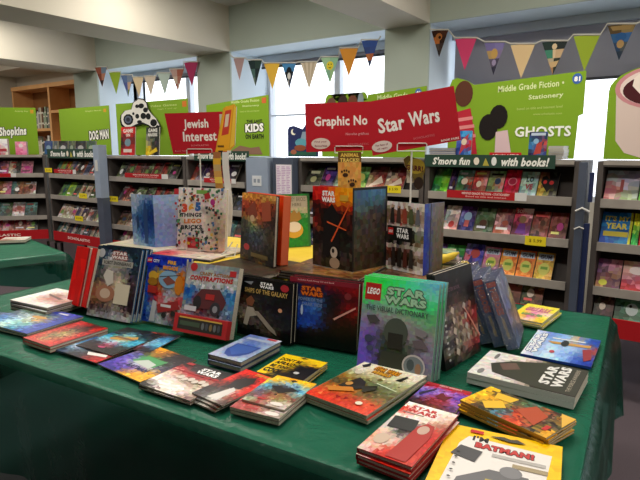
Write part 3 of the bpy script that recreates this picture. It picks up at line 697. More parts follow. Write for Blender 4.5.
# board on the angled case
f_w, f_h = .60, .55
mb = MB(); mb.use(M['matte']); mb.box((0, 0, 0), (f_w, .006, f_h), '7ea428'); f = Face(mb, (0, -.0002, 0), (f_w, 0, 0), (0, 0, f_h))
f.text('Activity Fun', .62, .06, .86, .10, 'c8dc88', .01); f.rect(.9, .04, .96, .12, 'c89830')
f.text('Shopkins', .30, .42, .80, .66, 'f2f4ec', .05, .1, .03, '26301a', .012)
o = mb.build('cardboard_sign'); o.matrix_world = MA @ Matrix.Translation((.34, .34, ZT)); tag(o, 'green cardboard board at the far left edge above the angled case', 'sign')
def upright_box(x, w, h, d, rows, ops, label):
    mb = MB(); mb.use(M['print']); mb.box((0, 0, 0), (w, d, h), 'c8a0b0'); f = Face(mb, (0, -.0002, 0), (w, 0, 0), (0, 0, h)); f.grid(rows.split('/'), 5, 7, int(x*100), .06); f.run(ops)
    o = mb.build('boxed_set'); o.matrix_world = MA @ Matrix.Translation((x, .1, ZT)); tag(o, label, 'boxed set')
upright_box(.55, .13, .18, .05, 'e8e4e4 f0f0f0/d8b8c0 e0dcd8/b04050 d0c8c8', [('rect', .1, .62, .9, .8, 'b03848')], 'white box with a red band on the far left angled case')
upright_box(.76, .12, .15, .05, 'e0a0b8 e8b0c4/d88aa8 e0a8bc/c87898 d890ac', [('ell', .5, .3, .2, .15, 'f4e0e4')], 'pink box standing before the green board at the far left')
# kids board, night board, middle grade board
board('cardboard_sign', 'green cardboard board reading THE LAST KIDS ON EARTH left of the bright window', 208, 269.5, 97, Yb, [
  ('text', 'Middle Grade Fiction', .42, .06, .86, .105, 'd4e4a0', .02, 0, .01), ('text', 'Stationery', .6, .14, .86, .18, 'd4e4a0', .02), ('text', 'based on title and interest', .56, .23, .86, .26, 'b8d070', .01), ('rect', .9, .04, .965, .13, 'cc6a38'),
  ('text', 'THE LAST', .66, .39, .90, .44, '1c1c1c', .04), ('text', 'KIDS', .64, .46, .92, .60, 'f8f8f2', .06, 0, .01, '1c1c1c', .014), ('text', 'ON EARTH', .64, .63, .92, .71, '1c1c1c', .04),
  ('pg', [(.42, .9), (.55, .82), (.72, .86), (.85, .84), (.9, .97), (.42, .97)], '8a6a58')],
  outline=[(0, 1), (0, .1), (.18, .08), (1, 0), (1, 1)])
board('cardboard_sign', 'small night scene board with a moon on the left of the red sign pair', 288, 318, 125.5, Yb, [
  ('ell', .2, .2, .09, .1, 'e8e4d0', 14), ('ell', .25, .17, .08, .09, '28305c', 14), ('pg', [(.35, .7), (.5, .2), (.62, .2), (.6, .75)], '8898a8'),
  ('ell', .45, .55, .2, .14, '5a9aa8', 12), ('ell', .42, .72, .2, .1, '8a4a30', 12), ('rect', .05, .84, .95, .97, '2c5a48'), ('ell', .2, .85, .1, .08, '9a5a40')],
  color='28305c', outline=[(0, 1), (0, .12), (.05, .03), (.2, .0), (.35, .06), (.5, .12), (.6, -.02), (1, .0), (1, 1)])
sc = []
for i in range(5): sc += arc(.08 + i * .085, .12 + (.04 if i % 2 else 0), .045, .12, 180, 360, 5)
board('cardboard_sign', 'green scalloped board reading Middle Grade behind the red sign pair', 322, 424.5, 91, Yb, [
  ('text', 'Middle Grade', .56, .07, .84, .14, 'd8e8a8', .02, 0, .02), ('text', 'Fiction', .70, .18, .84, .24, 'd8e8a8', .02, 0, .01), ('ell', .93, .07, .028, .06, '4a70b4'), ('text', '81', .915, .045, .945, .1, 'fff', .05),
  ('ell', .1, .16, .05, .10, '6a4a3a', 12), ('ell', .22, .14, .05, .11, '3a2a22', 12), ('ell', .32, .15, .05, .11, '70402c', 12), ('ell', .40, .13, .03, .12, '8a9aa0', 12)],
  outline=[(0, 1), (0, .2)] + sc + [(.47, .05), (1, -.02), (1, 1)])

# ================================================================== BUNTING
def pennant(x, ztop, w, h, Y, rows, label, ops=(), tilt=0):
    mb = MB(); mb.use(M['matte'])
    P = [V((-w/2, 0, 0)), V((0, 0, -h)), V((w/2, 0, 0))]
    mb.prism(P, V((0, .002, 0)), hx(rows.split('/')[0].split()[0]))
    # triangular printed face in strips
    cols = [c.split() for c in rows.split('/')]; n = len(cols)
    for j in range(n):
        v0 = j / n; v1 = (j + 1) / n; m = len(cols[j])
        for i in range(m):
            a = -.5 + i / m; b = -.5 + (i + 1) / m
            q = [(a*(1-v0), v0), (a*(1-v1), v1), (b*(1-v1), v1), (b*(1-v0), v0)]
            if v1 == 1: q = [(a*(1-v0), v0), (0, 1), (b*(1-v0), v0)]
            mb.poly([V((u * w, -.0006, -v * h)) for u, v in q], cols[j][i])
    f = Face(mb, (-w/2, -.0008, -h), (w, 0, 0), (0, 0, h)); f.run(ops)
    o = mb.build('pennant'); o.location = (x, Y, ztop); o.rotation_euler = (0, tilt, 0)
    tag(o, label, 'pennant', 'pennants of the bunting')
Yq = YP - .02
pens = [ # px centre, py top, px width, px height, colours, label
 (101, 67, 12, 20, 'a05a48 7a90a8/884838 c08870/303038 443838', 'brown patterned pennant, leftmost one beside the corner pier'),
 (115, 72, 12, 22, '9ab838 9ab838', 'green pennant, second from the left end'),
 (127, 75, 12, 22, '6078a8 8090a8/5060a0 c8a890/7080a0 7a9060', 'blue patterned pennant between green and cream ones at left'),
 (138, 77, 11, 20, 'e0cca8 e0cca8', 'pale cream pennant, fourth from the left end'),
 (150, 76, 12, 20, 'd8cab8 d8cab8', 'beige pennant before the left window'),
 (164, 73, 13, 22, 'bccfc8 bccfc8', 'pale aqua pennant before the left window'),
 (177, 69, 14, 22, 'c0a098 a86050/d0c0b0 b07868/a05848 c8b0a0', 'red and white patterned pennant beside the dark pink one'),
 (191, 62, 14, 24, 'b83868 b83868', 'dark pink pennant left of the first green pier'),
 (239, 58, 11, 22, 'c0a0a0 c0a0a0', 'dusty pink pennant on the right of the first green pier'),
 (255, 60, 14, 26, '283a3c 344a44/50706a 283438/788878 303c40', 'dark green patterned pennant beside the yellow one'),
 (272, 63, 16, 26, 'eec04a eec04a', 'yellow pennant at the left edge of the bright window'),
 (289, 63, 14, 26, '4a8ac0 4a8ac0/282c38 283040/a8a8a8 303848', 'blue pennant with black and white picture before the bright window'),
 (309, 62, 17, 27, 'd8ccb8 c0b098 d8ccb8 c0b098 d8ccb8 c0b098 d8ccb8', 'striped beige pennant before the bright window'),
 (330, 57, 18, 26, 'a8d0a8 98c8a8/88b898 a0c890', 'pale green pennant with a yellow smiling face'),
 (349, 48, 19, 28, 'e49a3a e49a3a', 'orange pennant, second from the grey pier'),
 (370, 40, 17, 27, '3a58a0 3c5aa8/3a508c 40589c/c07848 b86840/35405c 384468', 'blue and orange pennant directly left of the grey pier'),
 (440, 30, 17, 27, '3a2018 4a2c20/c07038 302018/504440 403028/282020 38302c', 'dark patterned pennant directly right of the grey pier'),
 (466, 38, 22, 32, 'dc4878 dc4878', 'bright pink pennant right of the dark patterned one'),
 (495, 42, 21, 33, '8078b0 8880b8/c0a068 9080a8/686078 504c60/38384c 404050', 'purple patterned pennant between pink and cream ones'),
 (523, 44, 25, 34, 'f0d2a0 f0d2a0', 'cream pennant above the right end of the GHOSTS board'),
 (555, 41, 26, 34, '30403c 303838/4a9078 d8b890/c8b898 384038/b88860 384038', 'dark pennant with a pale picture beside the green one'),
 (587, 35, 27, 36, 'a4bc3a a4bc3a', 'green pennant, second from the right end'),
 (622, 24, 29, 36, '5a4a30 8a7850/34608c 3c68a0/304868 50585c/283848 303c4c', 'blue and brown patterned pennant at the right end'),
]
anchors = []
for i, (px, py, w, h, rows, lb) in enumerate(pens):
    a = aty(px - w/2, py, Yq); b = aty(px + w/2, py, Yq); c = aty(px, py, Yq); d = aty(px, py + h, Yq)
    ops = ()
    if 'smiling' in lb: ops = [('ell', .5, .33, .2, .17, 'eed83a', 16), ('ell', .43, .28, .025, .035, '222', 8), ('ell', .57, .28, .025, .035, '222', 8), ('pg', [(.4, .37), (.5, .44), (.6, .37), (.5, .40)], '222')]
    elif 'black and white' in lb: ops = [('ell', .5, .35, .2, .2, '1c2028', 14), ('ell', .5, .5, .12, .14, 'dcdcd8', 12)]
    elif lb.startswith('dark patterned'): ops = [('ell', .45, .25, .2, .14, 'b07038', 12), ('ell', .5, .27, .08, .06, '201410', 8)]
    elif 'pale picture' in lb: ops = [('ell', .5, .16, .1, .09, 'e8d0a8', 10), ('pg', [(.44, .25), (.56, .25), (.54, .5), (.46, .5)], 'e8d0a8'), ('pg', [(.3, .62), (.7, .58), (.6, .75), (.42, .78)], 'd8b888')]
    elif 'purple patterned' in lb: ops = [('ell', .5, .35, .16, .16, 'd0a860', 10), ('ell', .5, .62, .1, .1, 'a89cc0', 8)]
    elif 'right end' in lb and 'blue and brown' in lb: ops = [('pg', [(.1, .04), (.9, .04), (.8, .16), (.2, .16)], '9a8050'), ('ell', .5, .35, .2, .12, '2c5a90', 12), ('ell', .5, .55, .13, .12, 'b09060', 10)]
    pennant(c.x, c.z, (b.x - a.x), c.z - d.z, Yq, rows, lb, ops)
    anchors.append((i, a.copy(), b.copy()))
def cord(name, lb, ids, start, end):
    pts = [aty(*start, Yq - .002)]
    for i, a, b in anchors:
        if i in ids: pts += [a + V((0, -.004, .002)), b + V((0, -.004, .002))]
    pts.append(aty(*end, Yq - .002)); 
    mb = MB(); mb.use(M['string']); mb.tube(pts, .006, 5); o = mb.build(name); tag(o, lb, 'cord')
cord('bunting_cord', 'white cord of the left string of pennants', range(0, 8), (95, 63), (200, 54))
cord('bunting_cord', 'white cord of the middle string of pennants', range(8, 16), (230, 54), (381, 36))
cord('bunting_cord', 'white cord of the right string of pennants', range(16, 23), (430, 28), (668, 8))

# ================================================================== TABLES
TA = R(4.7); TP = V((-2.33, .74, 0)); tu = V((math.cos(TA), math.sin(TA), 0)); tv = V((-tu.y, tu.x, 0))
def W(u, v, z): return TP + tu * u + tv * v + V((0, 0, z))
TZ = .76
def ripple(s, seed): return .5 * math.sin(s * 9 + seed) + .3 * math.sin(s * 23 + 1.7 * seed) + .2 * math.sin(s * 41 + .6 * seed)
def cloth(name, u0, u1, v0, v1, ztop, hem, P, lab, seed=0, amp=.022, hemf=None, step=.02):
    nu = int((u1 - u0) / step); nv = int((v1 - v0) / step); verts = []; faces = []
    rr = random.Random(seed)
    cr = [(rr.uniform(u0, u1), rr.uniform(v0, v1), rr.uniform(0, PI), rr.uniform(.1, .35)) for _ in range(26)]
    def zt(u, v):
        z = 0
        for cx, cy, a, l in cr:                                # long thin creases in the film
            du = (u - cx) * math.cos(a) + (v - cy) * math.sin(a); dn = -(u - cx) * math.sin(a) + (v - cy) * math.cos(a)
            if abs(du) < l: z += .0035 * math.exp(-(dn / .012) ** 2) * (1 - (du / l) ** 2)
        e = min(u - u0, u1 - u, v - v0, v1 - v)
        z = min(z, .0038)
        edge = -.003 * max(0, 1 - e / .02) ** 2
        return ztop - .0045 + z * (1 if e > 0 else 0) + edge
    for j in range(nv + 1):
        for i in range(nu + 1):
            u = u0 + (u1 - u0) * i / nu; v = v0 + (v1 - v0) * j / nv
            verts.append(P(u, v, zt(u, v)))
    idx = lambda i, j: j * (nu + 1) + i
    for j in range(nv):
        for i in range(nu): faces.append((idx(i, j), idx(i+1, j), idx(i+1, j+1), idx(i, j+1)))
    loop = [(i, 0) for i in range(nu)] + [(nu, j) for j in range(nv)] + [(i, nv) for i in range(nu, 0, -1)] + [(0, j) for j in range(nv, 0, -1)]
    prev = [idx(*q) for q in loop]; n = len(loop)
    s = 0; ss = []
    for k, q in enumerate(loop): ss.append(k * step)
    NR = 16
    for r in range(1, NR + 1):
        f = r / NR; ring = []
        for k, (i, j) in enumerate(loop):
            u = u0 + (u1 - u0) * i / nu; v = v0 + (v1 - v0) * j / nv
            ou = (-1 if i == 0 else 1 if i == nu else 0); ov = (-1 if j == 0 else 1 if j == nv else 0)
            if ou and ov: ou *= .7; ov *= .7
            ruff = .006 * math.sin(ss[k] * 150) * math.exp(-((f - .06) / .05) ** 2)
            off = .010 + .022 * min(1, f * 4) + amp * (f ** .7) * ripple(ss[k], seed) + ruff
            cf = .05 * f * math.exp(-min((u-u0)**2+(v-v0)**2, (u1-u)**2+(v-v0)**2, (u-u0)**2+(v1-v)**2, (u1-u)**2+(v1-v)**2) / .012)
            off += cf
            h = hemf(u, v) if hemf else hem
            ztop_ = ztop - .0075
            z = ztop_ - (ztop_ - h) * f + (.006 * math.sin(ss[k] * 17) if r == NR else 0)
            ring.append(len(verts)); verts.append(P(u + ou * off, v + ov * off, z))
        for k in range(n):
            k2 = (k + 1) % n; faces.append((prev[k], ring[k], ring[k2], prev[k2]))
        prev = ring
    me = bpy.data.meshes.new(name); me.from_pydata([tuple(p) for p in verts], [], faces); me.materials.append(M['cloth'])
    me.polygons.foreach_set('use_smooth', [True] * len(faces)); me.update()
    o = link(name, me); tag(o, lab, 'tablecloth'); return o
TU0, TU1, TV0, TV1 = -.19, 2.215, -.03, 1.42
cloth('tablecloth', TU0, TU1, TV0, TV1, TZ, .36, W, 'glossy dark green plastic cloth over the large book table in front', 3)
tb = empty('folding_table', W(1.0, .7, 0), TA); tag(tb, 'large table under the green plastic cloth in the foreground', 'table')
uc, vc = 1.0, .7
mb = MB(); mb.use(M['brown']); mb.box((TU0 + .004 - uc, TV0 + .004 - vc, .72), (TU1 - .004 - uc, TV1 - .004 - vc, .7505)); mb.build('tabletop', None, tb)
for a, b in ((.06, .14), (2.0, .14), (.06, 1.28), (2.0, 1.28)):
    mb = MB(); mb.use(M['black']); mb.tube([(a - uc, b - vc, .003), (a - uc, b - vc, .71)], .016, 8); mb.build('leg', None, tb)
# the small table at the far left
C0 = V((-3.27, 1.84, 0)); e1 = V((-.20, -.98, 0)).normalized(); e2 = V((-.98, .20, 0)).normalized()
def W2(u, v, z): return C0 + e1 * u + e2 * v + V((0, 0, z))
def h2(u, v): return .58 + .10 * min(1, max(0, u / .6)) if v < .3 else .6
cloth('tablecloth', 0, 1.5, 0, .75, TZ, .6, W2, 'dark green cloth over the smaller table at the far left', 9, amp=.03, hemf=lambda u, v: .53 + .14 * min(1, max(0, u / .7)))
t2 = empty('folding_table', W2(.75, .375, 0)); tag(t2, 'smaller table under a green cloth at the far left edge', 'table')
mb = MB(); mb.use(M['brown'])
P = [W2(a, b, .71) - t2.location for a, b in ((.005, .005), (1.495, .005), (1.495, .745), (.005, .745))]
mb.prism(P, V((0, 0, .0405))); mb.build('tabletop', None, t2)
for a, b in ((.42, .1), (1.4, .1), (.42, .65), (1.4, .65)):
    q = W2(a, b, 0) - t2.location; mb = MB(); mb.use(M['black']); mb.tube([q + V((0, 0, .003)), q + V((0, 0, .71))], .018, 8); mb.build('leg', None, t2)

# ---- riser boxes covered in yellow paper in the middle of the table
RZ = .955
def rbox(name, lab, u0, u1, v0, v1, z1):
    mb = MB(); mb.use(M['yellow']); c = W((u0+u1)/2, (v0+v1)/2, TZ + .0005)
    du = (u1-u0)/2; dv = (v1-v0)/2
    rr = random.Random(len(lab)); n = 24; pts = []
    for i in range(n):                                           # slightly crumpled outline, bevelled top
        pass
    def ring(s, z):
        out = []
        for (a, b) in ((-1, -1), (1, -1), (1, 1), (-1, 1)):
            a2 = (-1, -1) if (a, b) == (-1, -1) else (a, b)
            nx = {(-1, -1): (1, -1), (1, -1): (1, 1), (1, 1): (-1, 1), (-1, 1): (-1, -1)}[(a, b)]
            for k in range(6):
                t = k / 6; x = (a + (nx[0] - a) * t) * (du - s); y = (b + (nx[1] - b) * t) * (dv - s)
                out.append(V((x + rr.uniform(-.002, .002), y + rr.uniform(-.002, .002), z)))
        return out
    rs = [ring(.003, 0), ring(0.003, (z1-TZ) * .5), ring(.002, z1 - TZ - .012), ring(.010, z1 - TZ - .001)]
    base = len(mb.v)
    for r_ in rs: mb.v += [tuple(p) for p in r_]
    for q in range(3):
        for k in range(24):
            k2 = (k + 1) % 24; mb.f.append((q*24+k, q*24+k2, (q+1)*24+k2, (q+1)*24+k)); mb.c.append('888'); mb.m.append(0)
    mb.f.append(tuple(range(72, 96))); mb.c.append('888'); mb.m.append(0); mb.f.append(tuple(reversed(range(24)))); mb.c.append('888'); mb.m.append(0)
    o = mb.build(name); o.location = c; o.rotation_euler = (0, 0, TA); tag(o, lab, 'riser box')
rbox('riser_box', 'yellow paper covered riser box under the left row of upright books', .16, .86, .66, 1.24, RZ)
rbox('riser_box', 'yellow paper covered riser box under the right row of upright books', .865, 1.70, .66, 1.24, RZ)

# ================================================================== BOOKS ON THE TABLE
def flat(name, lab, a, c, h, t, rows, ops=(), n=1, what=None, z0=TZ, group=None, cat='book', jitter=.004, shift=(0, 0), **kw):
    w = W_of(a, c, z0 + n * t); b = book(name, lab, w, h, t, rows, ops, cat=cat, **kw)
    stack(b, a, c, z0 + .0006, n, what or lab, jitter, group=group, shift=shift); return b

flat('hardcover_book', 'white hardcover with a faint red drawing, topmost at the left table end', (10, 300), (47, 308), .21, .014,
  ['f0ece8 f4f0ec f0ece8', 'eee 9a6a60 e8dcd8', 'eee c09088 b88880', 'f0ece8 f0e8e4 eee'], [('pg', [(.25, .35), (.8, .5), (.75, .56), (.3, .42)], '6a4844')], n=3, what='white hardcover at the left table end',
  spine='dcd8d2', edge='e8e4e0', hard=True, group='white hardcovers at the left table end', jitter=.006, contrast=.03)
flat('paperback_book', 'multicoloured comic half out of the frame at the left, under the blue one', (-18, 324), (14, 314), .19, .005,
  ['c88a50 b87040 8a7a60', 'a86a48 d0a868 506080', '8a5a40 3a4a70 485878', '304060 4a5a88 606a90'], spine='3a4a70', seed=4, contrast=.16)
flat('paperback_book', 'blue edged comic with a busy picture beside the red ones at left', (-22, 321), (27, 334), .225, .008,
  ['6a7a68 7a8470 4a5ab0 2a48c0', '788a88 98a8a0 7a8a78 3048b0', '58708c b8c8d0 c8a060 2c44a8', '4a7ab0 a8d0d8 90b8b0 4a58a8', '7090b0 c8e0d8 4890a8 3050a0'],
  [('rect', .9, 0, 1, 1, '2444b0'), ('ell', .55, .4, .14, .05, 'd8a040'), ('rect', .5, .06, .85, .14, '3048c0'), ('rect', .62, .07, .8, .12, 'e8eaf4')], n=2, what='blue edged comic at the left', spine='2a3c88', back='1a2030', seed=5, contrast=.16, group='blue edged comics at the left', jitter=.008)
flat('paperback_book', 'red comic with a green and tan picture beside the blue edged comics', (23, 338), (50, 347), .215, .010,
  ['b02020 a01c1c 381c1c b82420', 'b83028 504038 3c3030 a82020', 'b02820 a89060 b0a880 b02828', 'b85a40 6a7050 a07858 b03028', 'c03028 b8a070 b04030 c02820'],
  [('rect', 0, 0, .06, 1, 'b82420'), ('rect', .94, 0, 1, 1, 'b82420'), ('rect', 0, .93, 1, 1, 'c8302c')], n=2, what='red comic at the left', spine='a02c28', back='8a3834', seed=6, contrast=.15, group='red comics at the left')
flat('magazine', 'dark blue and red magazine partly under the black edged cyan one', (56, 350), (96, 363), .15, .003,
  ['3a6a98 4878a8 203040', '6090b8 182430 1c1c24', 'b8c8d8 202830 8a2828', '30485c 181c28 b03030'], [('pg', [(.5, .7), (.9, .62), (.95, .72), (.6, .82)], 'e8e8e4')], n=2, what='dark magazine left of the purple one', spine='181c24', seed=8, contrast=.14, group='dark blue and red magazines')
flat('magazine', 'black edged magazine with two figures on a cyan sea', (76, 345), (112, 355), .21, .004,
  ['181c20 2a3034 202428', '203038 80b8c8 202c30', '3890b0 c8a860 60a8c0', '88b8c8 a8c8d0 50a0b8', '182028 a8506a 20282c', '14181c 1c2024 181c20'],
  [('pg', [(.2, .5), (.7, .28), (.78, .36), (.3, .56)], 'd0a050'), ('ell', .5, .42, .3, .03, '8a6a50'), ('ell', .5, .86, .09, .03, 'c04878')], n=1, z0=TZ + .007, spine='101418', seed=9, contrast=.14)
flat('magazine', 'black edged magazine with a red and cyan picture behind the two-figure one', (113, 346), (150, 352), .165, .004,
  ['201c20 6a3028 283038', '304858 5878a0 4888b0', '284050 a8c8d8 80b8d0', '903830 b0a0b0 58a0c0', '14181c 602428 182430'], [('pg', [(.1, .8), (.5, .6), (.6, .75), (.2, .9)], '982c28'), ('ell', .3, .12, .1, .08, 'b84838')], z0=TZ + .002, spine='14181c', seed=10, contrast=.14)
flat('magazine', 'purple and yellow magazine with a green picture, left of the red titled ones', (98, 364), (140, 382), .20, .005,
  ['d8a030 c89028 3a3028 181818', '484030 a07828 302c28 281c30', '6058a0 3a9048 68a860 303038', '5848a0 c8d8c0 d0d8d0 504860', '503c98 8068b0 a890c0 d8a830', '4a3a90 4a3a90 d0a030 e0b030'],
  [('pg', [(.25, .6), (.35, .35), (.75, .35), (.75, .6)], '48a060'), ('pg', [(.3, .62), (.45, .45), (.7, .5), (.72, .66)], 'c8d4cc'), ('text', 'BATMAN', .35, .68, .8, .78, '303868', .04)], spine='d8a030', seed=11, contrast=.14)
flat('magazine', 'white and black magazine with pale armoured scene left of the red paperbacks', (138.5, 384), (190, 401), .185, .006,
  ['141416 141416 141416 141416', '9a2024 202022 1c1c1e 1a1a1c', 'c8a8a0 a82428 a02428 98282c', 'd8c8c0 a89890 8a7868 c0b0a8', 'e8dcd8 e0d0c8 a89888 b8a898', 'ece4e0 f0e8e4 ece4e0 d8ccc8', '181414 e8e0dc e8e0dc 806860'],
  SW(.40, .07, .80, .27) + [('rect', 0, .31, 1, .335, 'b02428'), ('rect', .06, .03, .2, .1, 'b02020')] + [('ell', .35 + .1*i, .5 + .04*(i % 2), .05, .06, 'd8ccc0') for i in range(6)], n=2, what='white and black magazine left of the red paperbacks', spine='1c1c1c', seed=12, contrast=.10, group='white and black magazines')
flat('paperback_book', 'red paperback with a dark figure and white patch, second stack from left in front', (192, 393), (222, 406), .195, .0055,
  ['c83830 d04038 c83830 c83028', 'c04038 302020 582820 c83830', 'b83830 281c1c 402424 c83830', '703028 302424 d0c8c0 b83028', '302828 504848 e8e4e0 803028', '383434 606060 d8d4d0 503028'],
  [('pg', [(.3, .3), (.6, .14), (.75, .3), (.7, .55), (.35, .6)], '201c1e'), ('pg', [(.4, .95), (.55, .55), (.7, .6), (.72, .95)], 'dedad6'), ('text', 'STAR WARS', .45, .03, .95, .10, 'd8b048', .03)],  # dark figure and a white patch printed on the cover
  n=3, what='red paperback in front', spine='604038', back='302c2c', seed=13, contrast=.10, group='red paperbacks in front', shift=(-.006, -.009))
flat('paperback_book', 'paperback with a bat emblem over a crowd scene, topmost of the front centre stack', (242, 399), (284, 410), .165, .007,
  ['e8b830 d8a830 f0c030 e8b830', 'c8a858 90b0b8 80a8c0 a8b8a0', '5a98b8 383838 404850 68a0c0', '6a8898 504838 685040 88a0a0', '706878 7a5a40 a88860 805848', '604a50 a04848 8a8458 b0a898', 'a0a890 905048 b0a8a0 b8b0a8'],
  [('pg', [(.2, .42), (.35, .32), (.5, .4), (.65, .32), (.85, .38), (.62, .5), (.5, .58), (.36, .5)], '1a1a1c'), ('pg', [(.42, .08), (.5, .05), (.58, .08), (.62, .06), (.5, .14), (.38, .06)], '201c18'), ('ell', .74, .9, .15, .05, 'ece4dc'), ('rect', .25, .82, .42, .87, 'c03030')],
  n=1, z0=TZ + .0185, spine='b8b0a4', seed=14, contrast=.14, back='555')
b2 = flat('paperback_book', 'paperback with a white oval, lower one jutting forward in the front centre stack', (230, 407), (279, 419), .19, .009,
  ['e8b830 d8a830', '6098b8 404040', '605048 805848', 'a04848 b8b0a8', '985048 b0a8a0'], [('ell', .8, .93, .14, .045, 'ece4dc'), ('rect', .25, .88, .5, .94, 'b03030')], n=2, what='bat emblem paperback', spine='b0a89c', back='605c58', seed=15, contrast=.14, jitter=.003, group='paperbacks in the front centre stack')
nb = dict(rows=['6a78a8 7888b8 98a8c8 d0d4e0', '7080a8 7484b0 8090b8 98a0b8', 'a8b4c8 6078b0 5870a8 a0b0c8', 'a0acc0 3858a0 4060a8 98a8c0', 'a0acc0 3450a0 3854a0 98a8c0', 'a8b0c4 5068a8 6078b0 a0acc0', 'b0b8c8 a8b0c4 a8b0c4 a8b4c8'])
flat('notebook', 'silver blue notebook with a dark blue emblem, upper of the pair in mid table', (208, 354), (241, 362.5), .205, .016, nb['rows'],
  [('pg', [(.14, .42), (.86, .42), (.84, .7), (.7, .86), (.5, .92), (.3, .86), (.16, .7)], '2c4a98'), ('pg', [(.2, .46), (.8, .46), (.78, .68), (.5, .84), (.22, .68)], '3c60b0'), ('rect', .1, .12, .9, .2, 'a8b8d4'), ('rect', .62, .02, .9, .08, 'c04048')],
  n=2, what='silver blue notebook in mid table', spine='3a4668', back='303a58', edge='5a6684', hard=True, seed=16, contrast=.05, group='silver blue notebooks', jitter=.003)
flat('paperback_book', 'yellow paperback with black lettering and a masked silhouette in mid table', (256.5, 372), (301, 382.5), .155, .006,
  ['ecc838 ecc838 ecc838 f0cc40', 'ecc838 e8c438 a89030 e0bc38', 'ecc838 e0bc30 282828 202020', 'ecc838 d0b030 181818 181818', 'ecc838 706028 141414 181818', 'ecc838 303028 101010 181414'],
  [('text', "DON'T BE", .06, .18, .55, .32, '1a1810', .05), ('text', 'AFRAID', .06, .36, .5, .5, '1a1810', .05), ('text', 'BE TOO', .06, .54, .45, .67, '1a1810', .05), ('text', 'COOL', .04, .71, .45, .9, '1a1810', .06), ('ell', .72, .72, .06, .05, 'c8c8c8'), ('pg', [(.4, .06), (.5, .03), (.6, .06), (.5, .09)], '302c20')],
  n=3, what='yellow paperback in mid table', spine='8a8a88', back='e0bc30', seed=17, contrast=.04, group='yellow paperbacks in mid table')
flat('hardcover_book', 'white topped activity book with an orange battle scene, topmost of the large front stack', (305, 393.5), (366.5, 416.5), .30, .0055,
  ['ece6d4 ece6d4 ece6d4 ece6d4', 'ece6d4 e8e0cc e8e0cc e8e2d0', 'dcd8c4 d8d0b4 c8c8a8 c8c8b0', '98a080 a8a078 98987a a8a888', 'a07840 707850 68705a 889070', '4a4a38 906830 585038 606048', '906030 b87028 706040 806848', 'b85838 a04830 a85038 c86848', 'c04828 b84830 b85040 c86050'],
  [('text', 'STAR WARS', .27, .12, .68, .21, 'e89a20', .06, 0, 0, '4a1810', .008), ('text', 'REBELS', .32, .225, .62, .285, 'e8a830', .06, 0, 0, '4a1810', .008),
   ('pg', [(.74, .3), (.8, .16), (.84, .18), (.82, .3)], '202018'), ('pg', [(.06, .2), (.12, .1), (.17, .16), (.12, .24)], '282820'), ('ell', .17, .36, .06, .04, 'e0d8c0'),
   ('pg', [(.2, .7), (.3, .45), (.45, .5), (.55, .62), (.4, .72)], '2a2820'), ('pg', [(.1, .78), (.4, .66), (.5, .72), (.2, .84)], 'c87c28'), ('pg', [(.5, .6), (.65, .5), (.7, .58), (.6, .7)], '303020'), ('pg', [(.6, .46), (.95, .50), (.95, .51), (.6, .475)], 'e0f0d0'), ('ell', .3, .62, .05, .04, 'c89048'), ('ell', .75, .88, .05, .03, 'e8e0c8')],
  n=4, what='white topped activity book in the large front stack', spine='a8a498', back='98a088', edge='c8c0b0', seed=18, contrast=.08, nx=20, ny=22, group='activity books in the large front stack', jitter=.003)
flat('magazine', 'purple sky magazine with a red top edge beside the white and red stack', (405, 403), (452, 416), .15, .008,
  ['a82430 b02834 a82430 b02834', 'a890c8 9070b8 b088c8 7050a0', '7868b8 a880c0 a05880 6048a0', '8878b8 883848 a04850 a870b0', '483848 782830 803840 684880', '302828 583028 704030 583848'],
  [('rect', 0, 0, 1, .1, 'b02430'), ('text', 'NEXO KNIGHTS', .3, .015, .8, .075, 'e8c0c0', .02), ('pg', [(.4, .5), (.5, .3), (.6, .42), (.75, .35), (.65, .6)], '702028'), ('pg', [(.05, .5), (.3, .2), (.32, .24), (.1, .6)], '38304c')], n=2, what='purple sky magazine', spine='882830', seed=19, contrast=.12, group='purple sky magazines')
flat('hardcover_book', 'white and red hardcover with red title, topmost of the front right stack', (357, 448), (412, 467.5), .25, .012,
  ['f0ece6 f0ece6 f0ece6 e8d8d0', 'b03028 f0ece6 f0e8e0 c8a898', 'e8e0dc e8e4e0 d0b8ac a87060', 'd0ccc8 686060 8a7470 b04038', 'c8c4c0 303030 504444 b03028', 'd8b8a8 b8a8a0 b8a0a0 b03830', 'd8a890 e0d0c8 c04838 b04038', 'd8c8c0 b03028 b83830 b04840'],
  SW(.12, .05, .70, .19, 'c0282c') + [('rect', .08, .205, .5, .22, '907870'), ('pg', [(.04, .33), (.5, .31), (.56, .52), (.08, .55)], '2a2a2c'), ('ell', .2, .76, .13, .09, 'd0b8a4', 16),
   ('pg', [(.5, .98), (.56, .42), (.68, .32), (.82, .34), (.9, .55), (.86, .98)], 'b02c26'), ('ell', .70, .45, .1, .08, 'c8a898', 14)],
  n=3, what='white and red hardcover in the front right stack', spine='8e2226', back='a02428', edge='b02c2c', hard=True, seed=20, contrast=.06, nx=14, ny=18, group='white and red hardcovers in front right stack', jitter=.005)
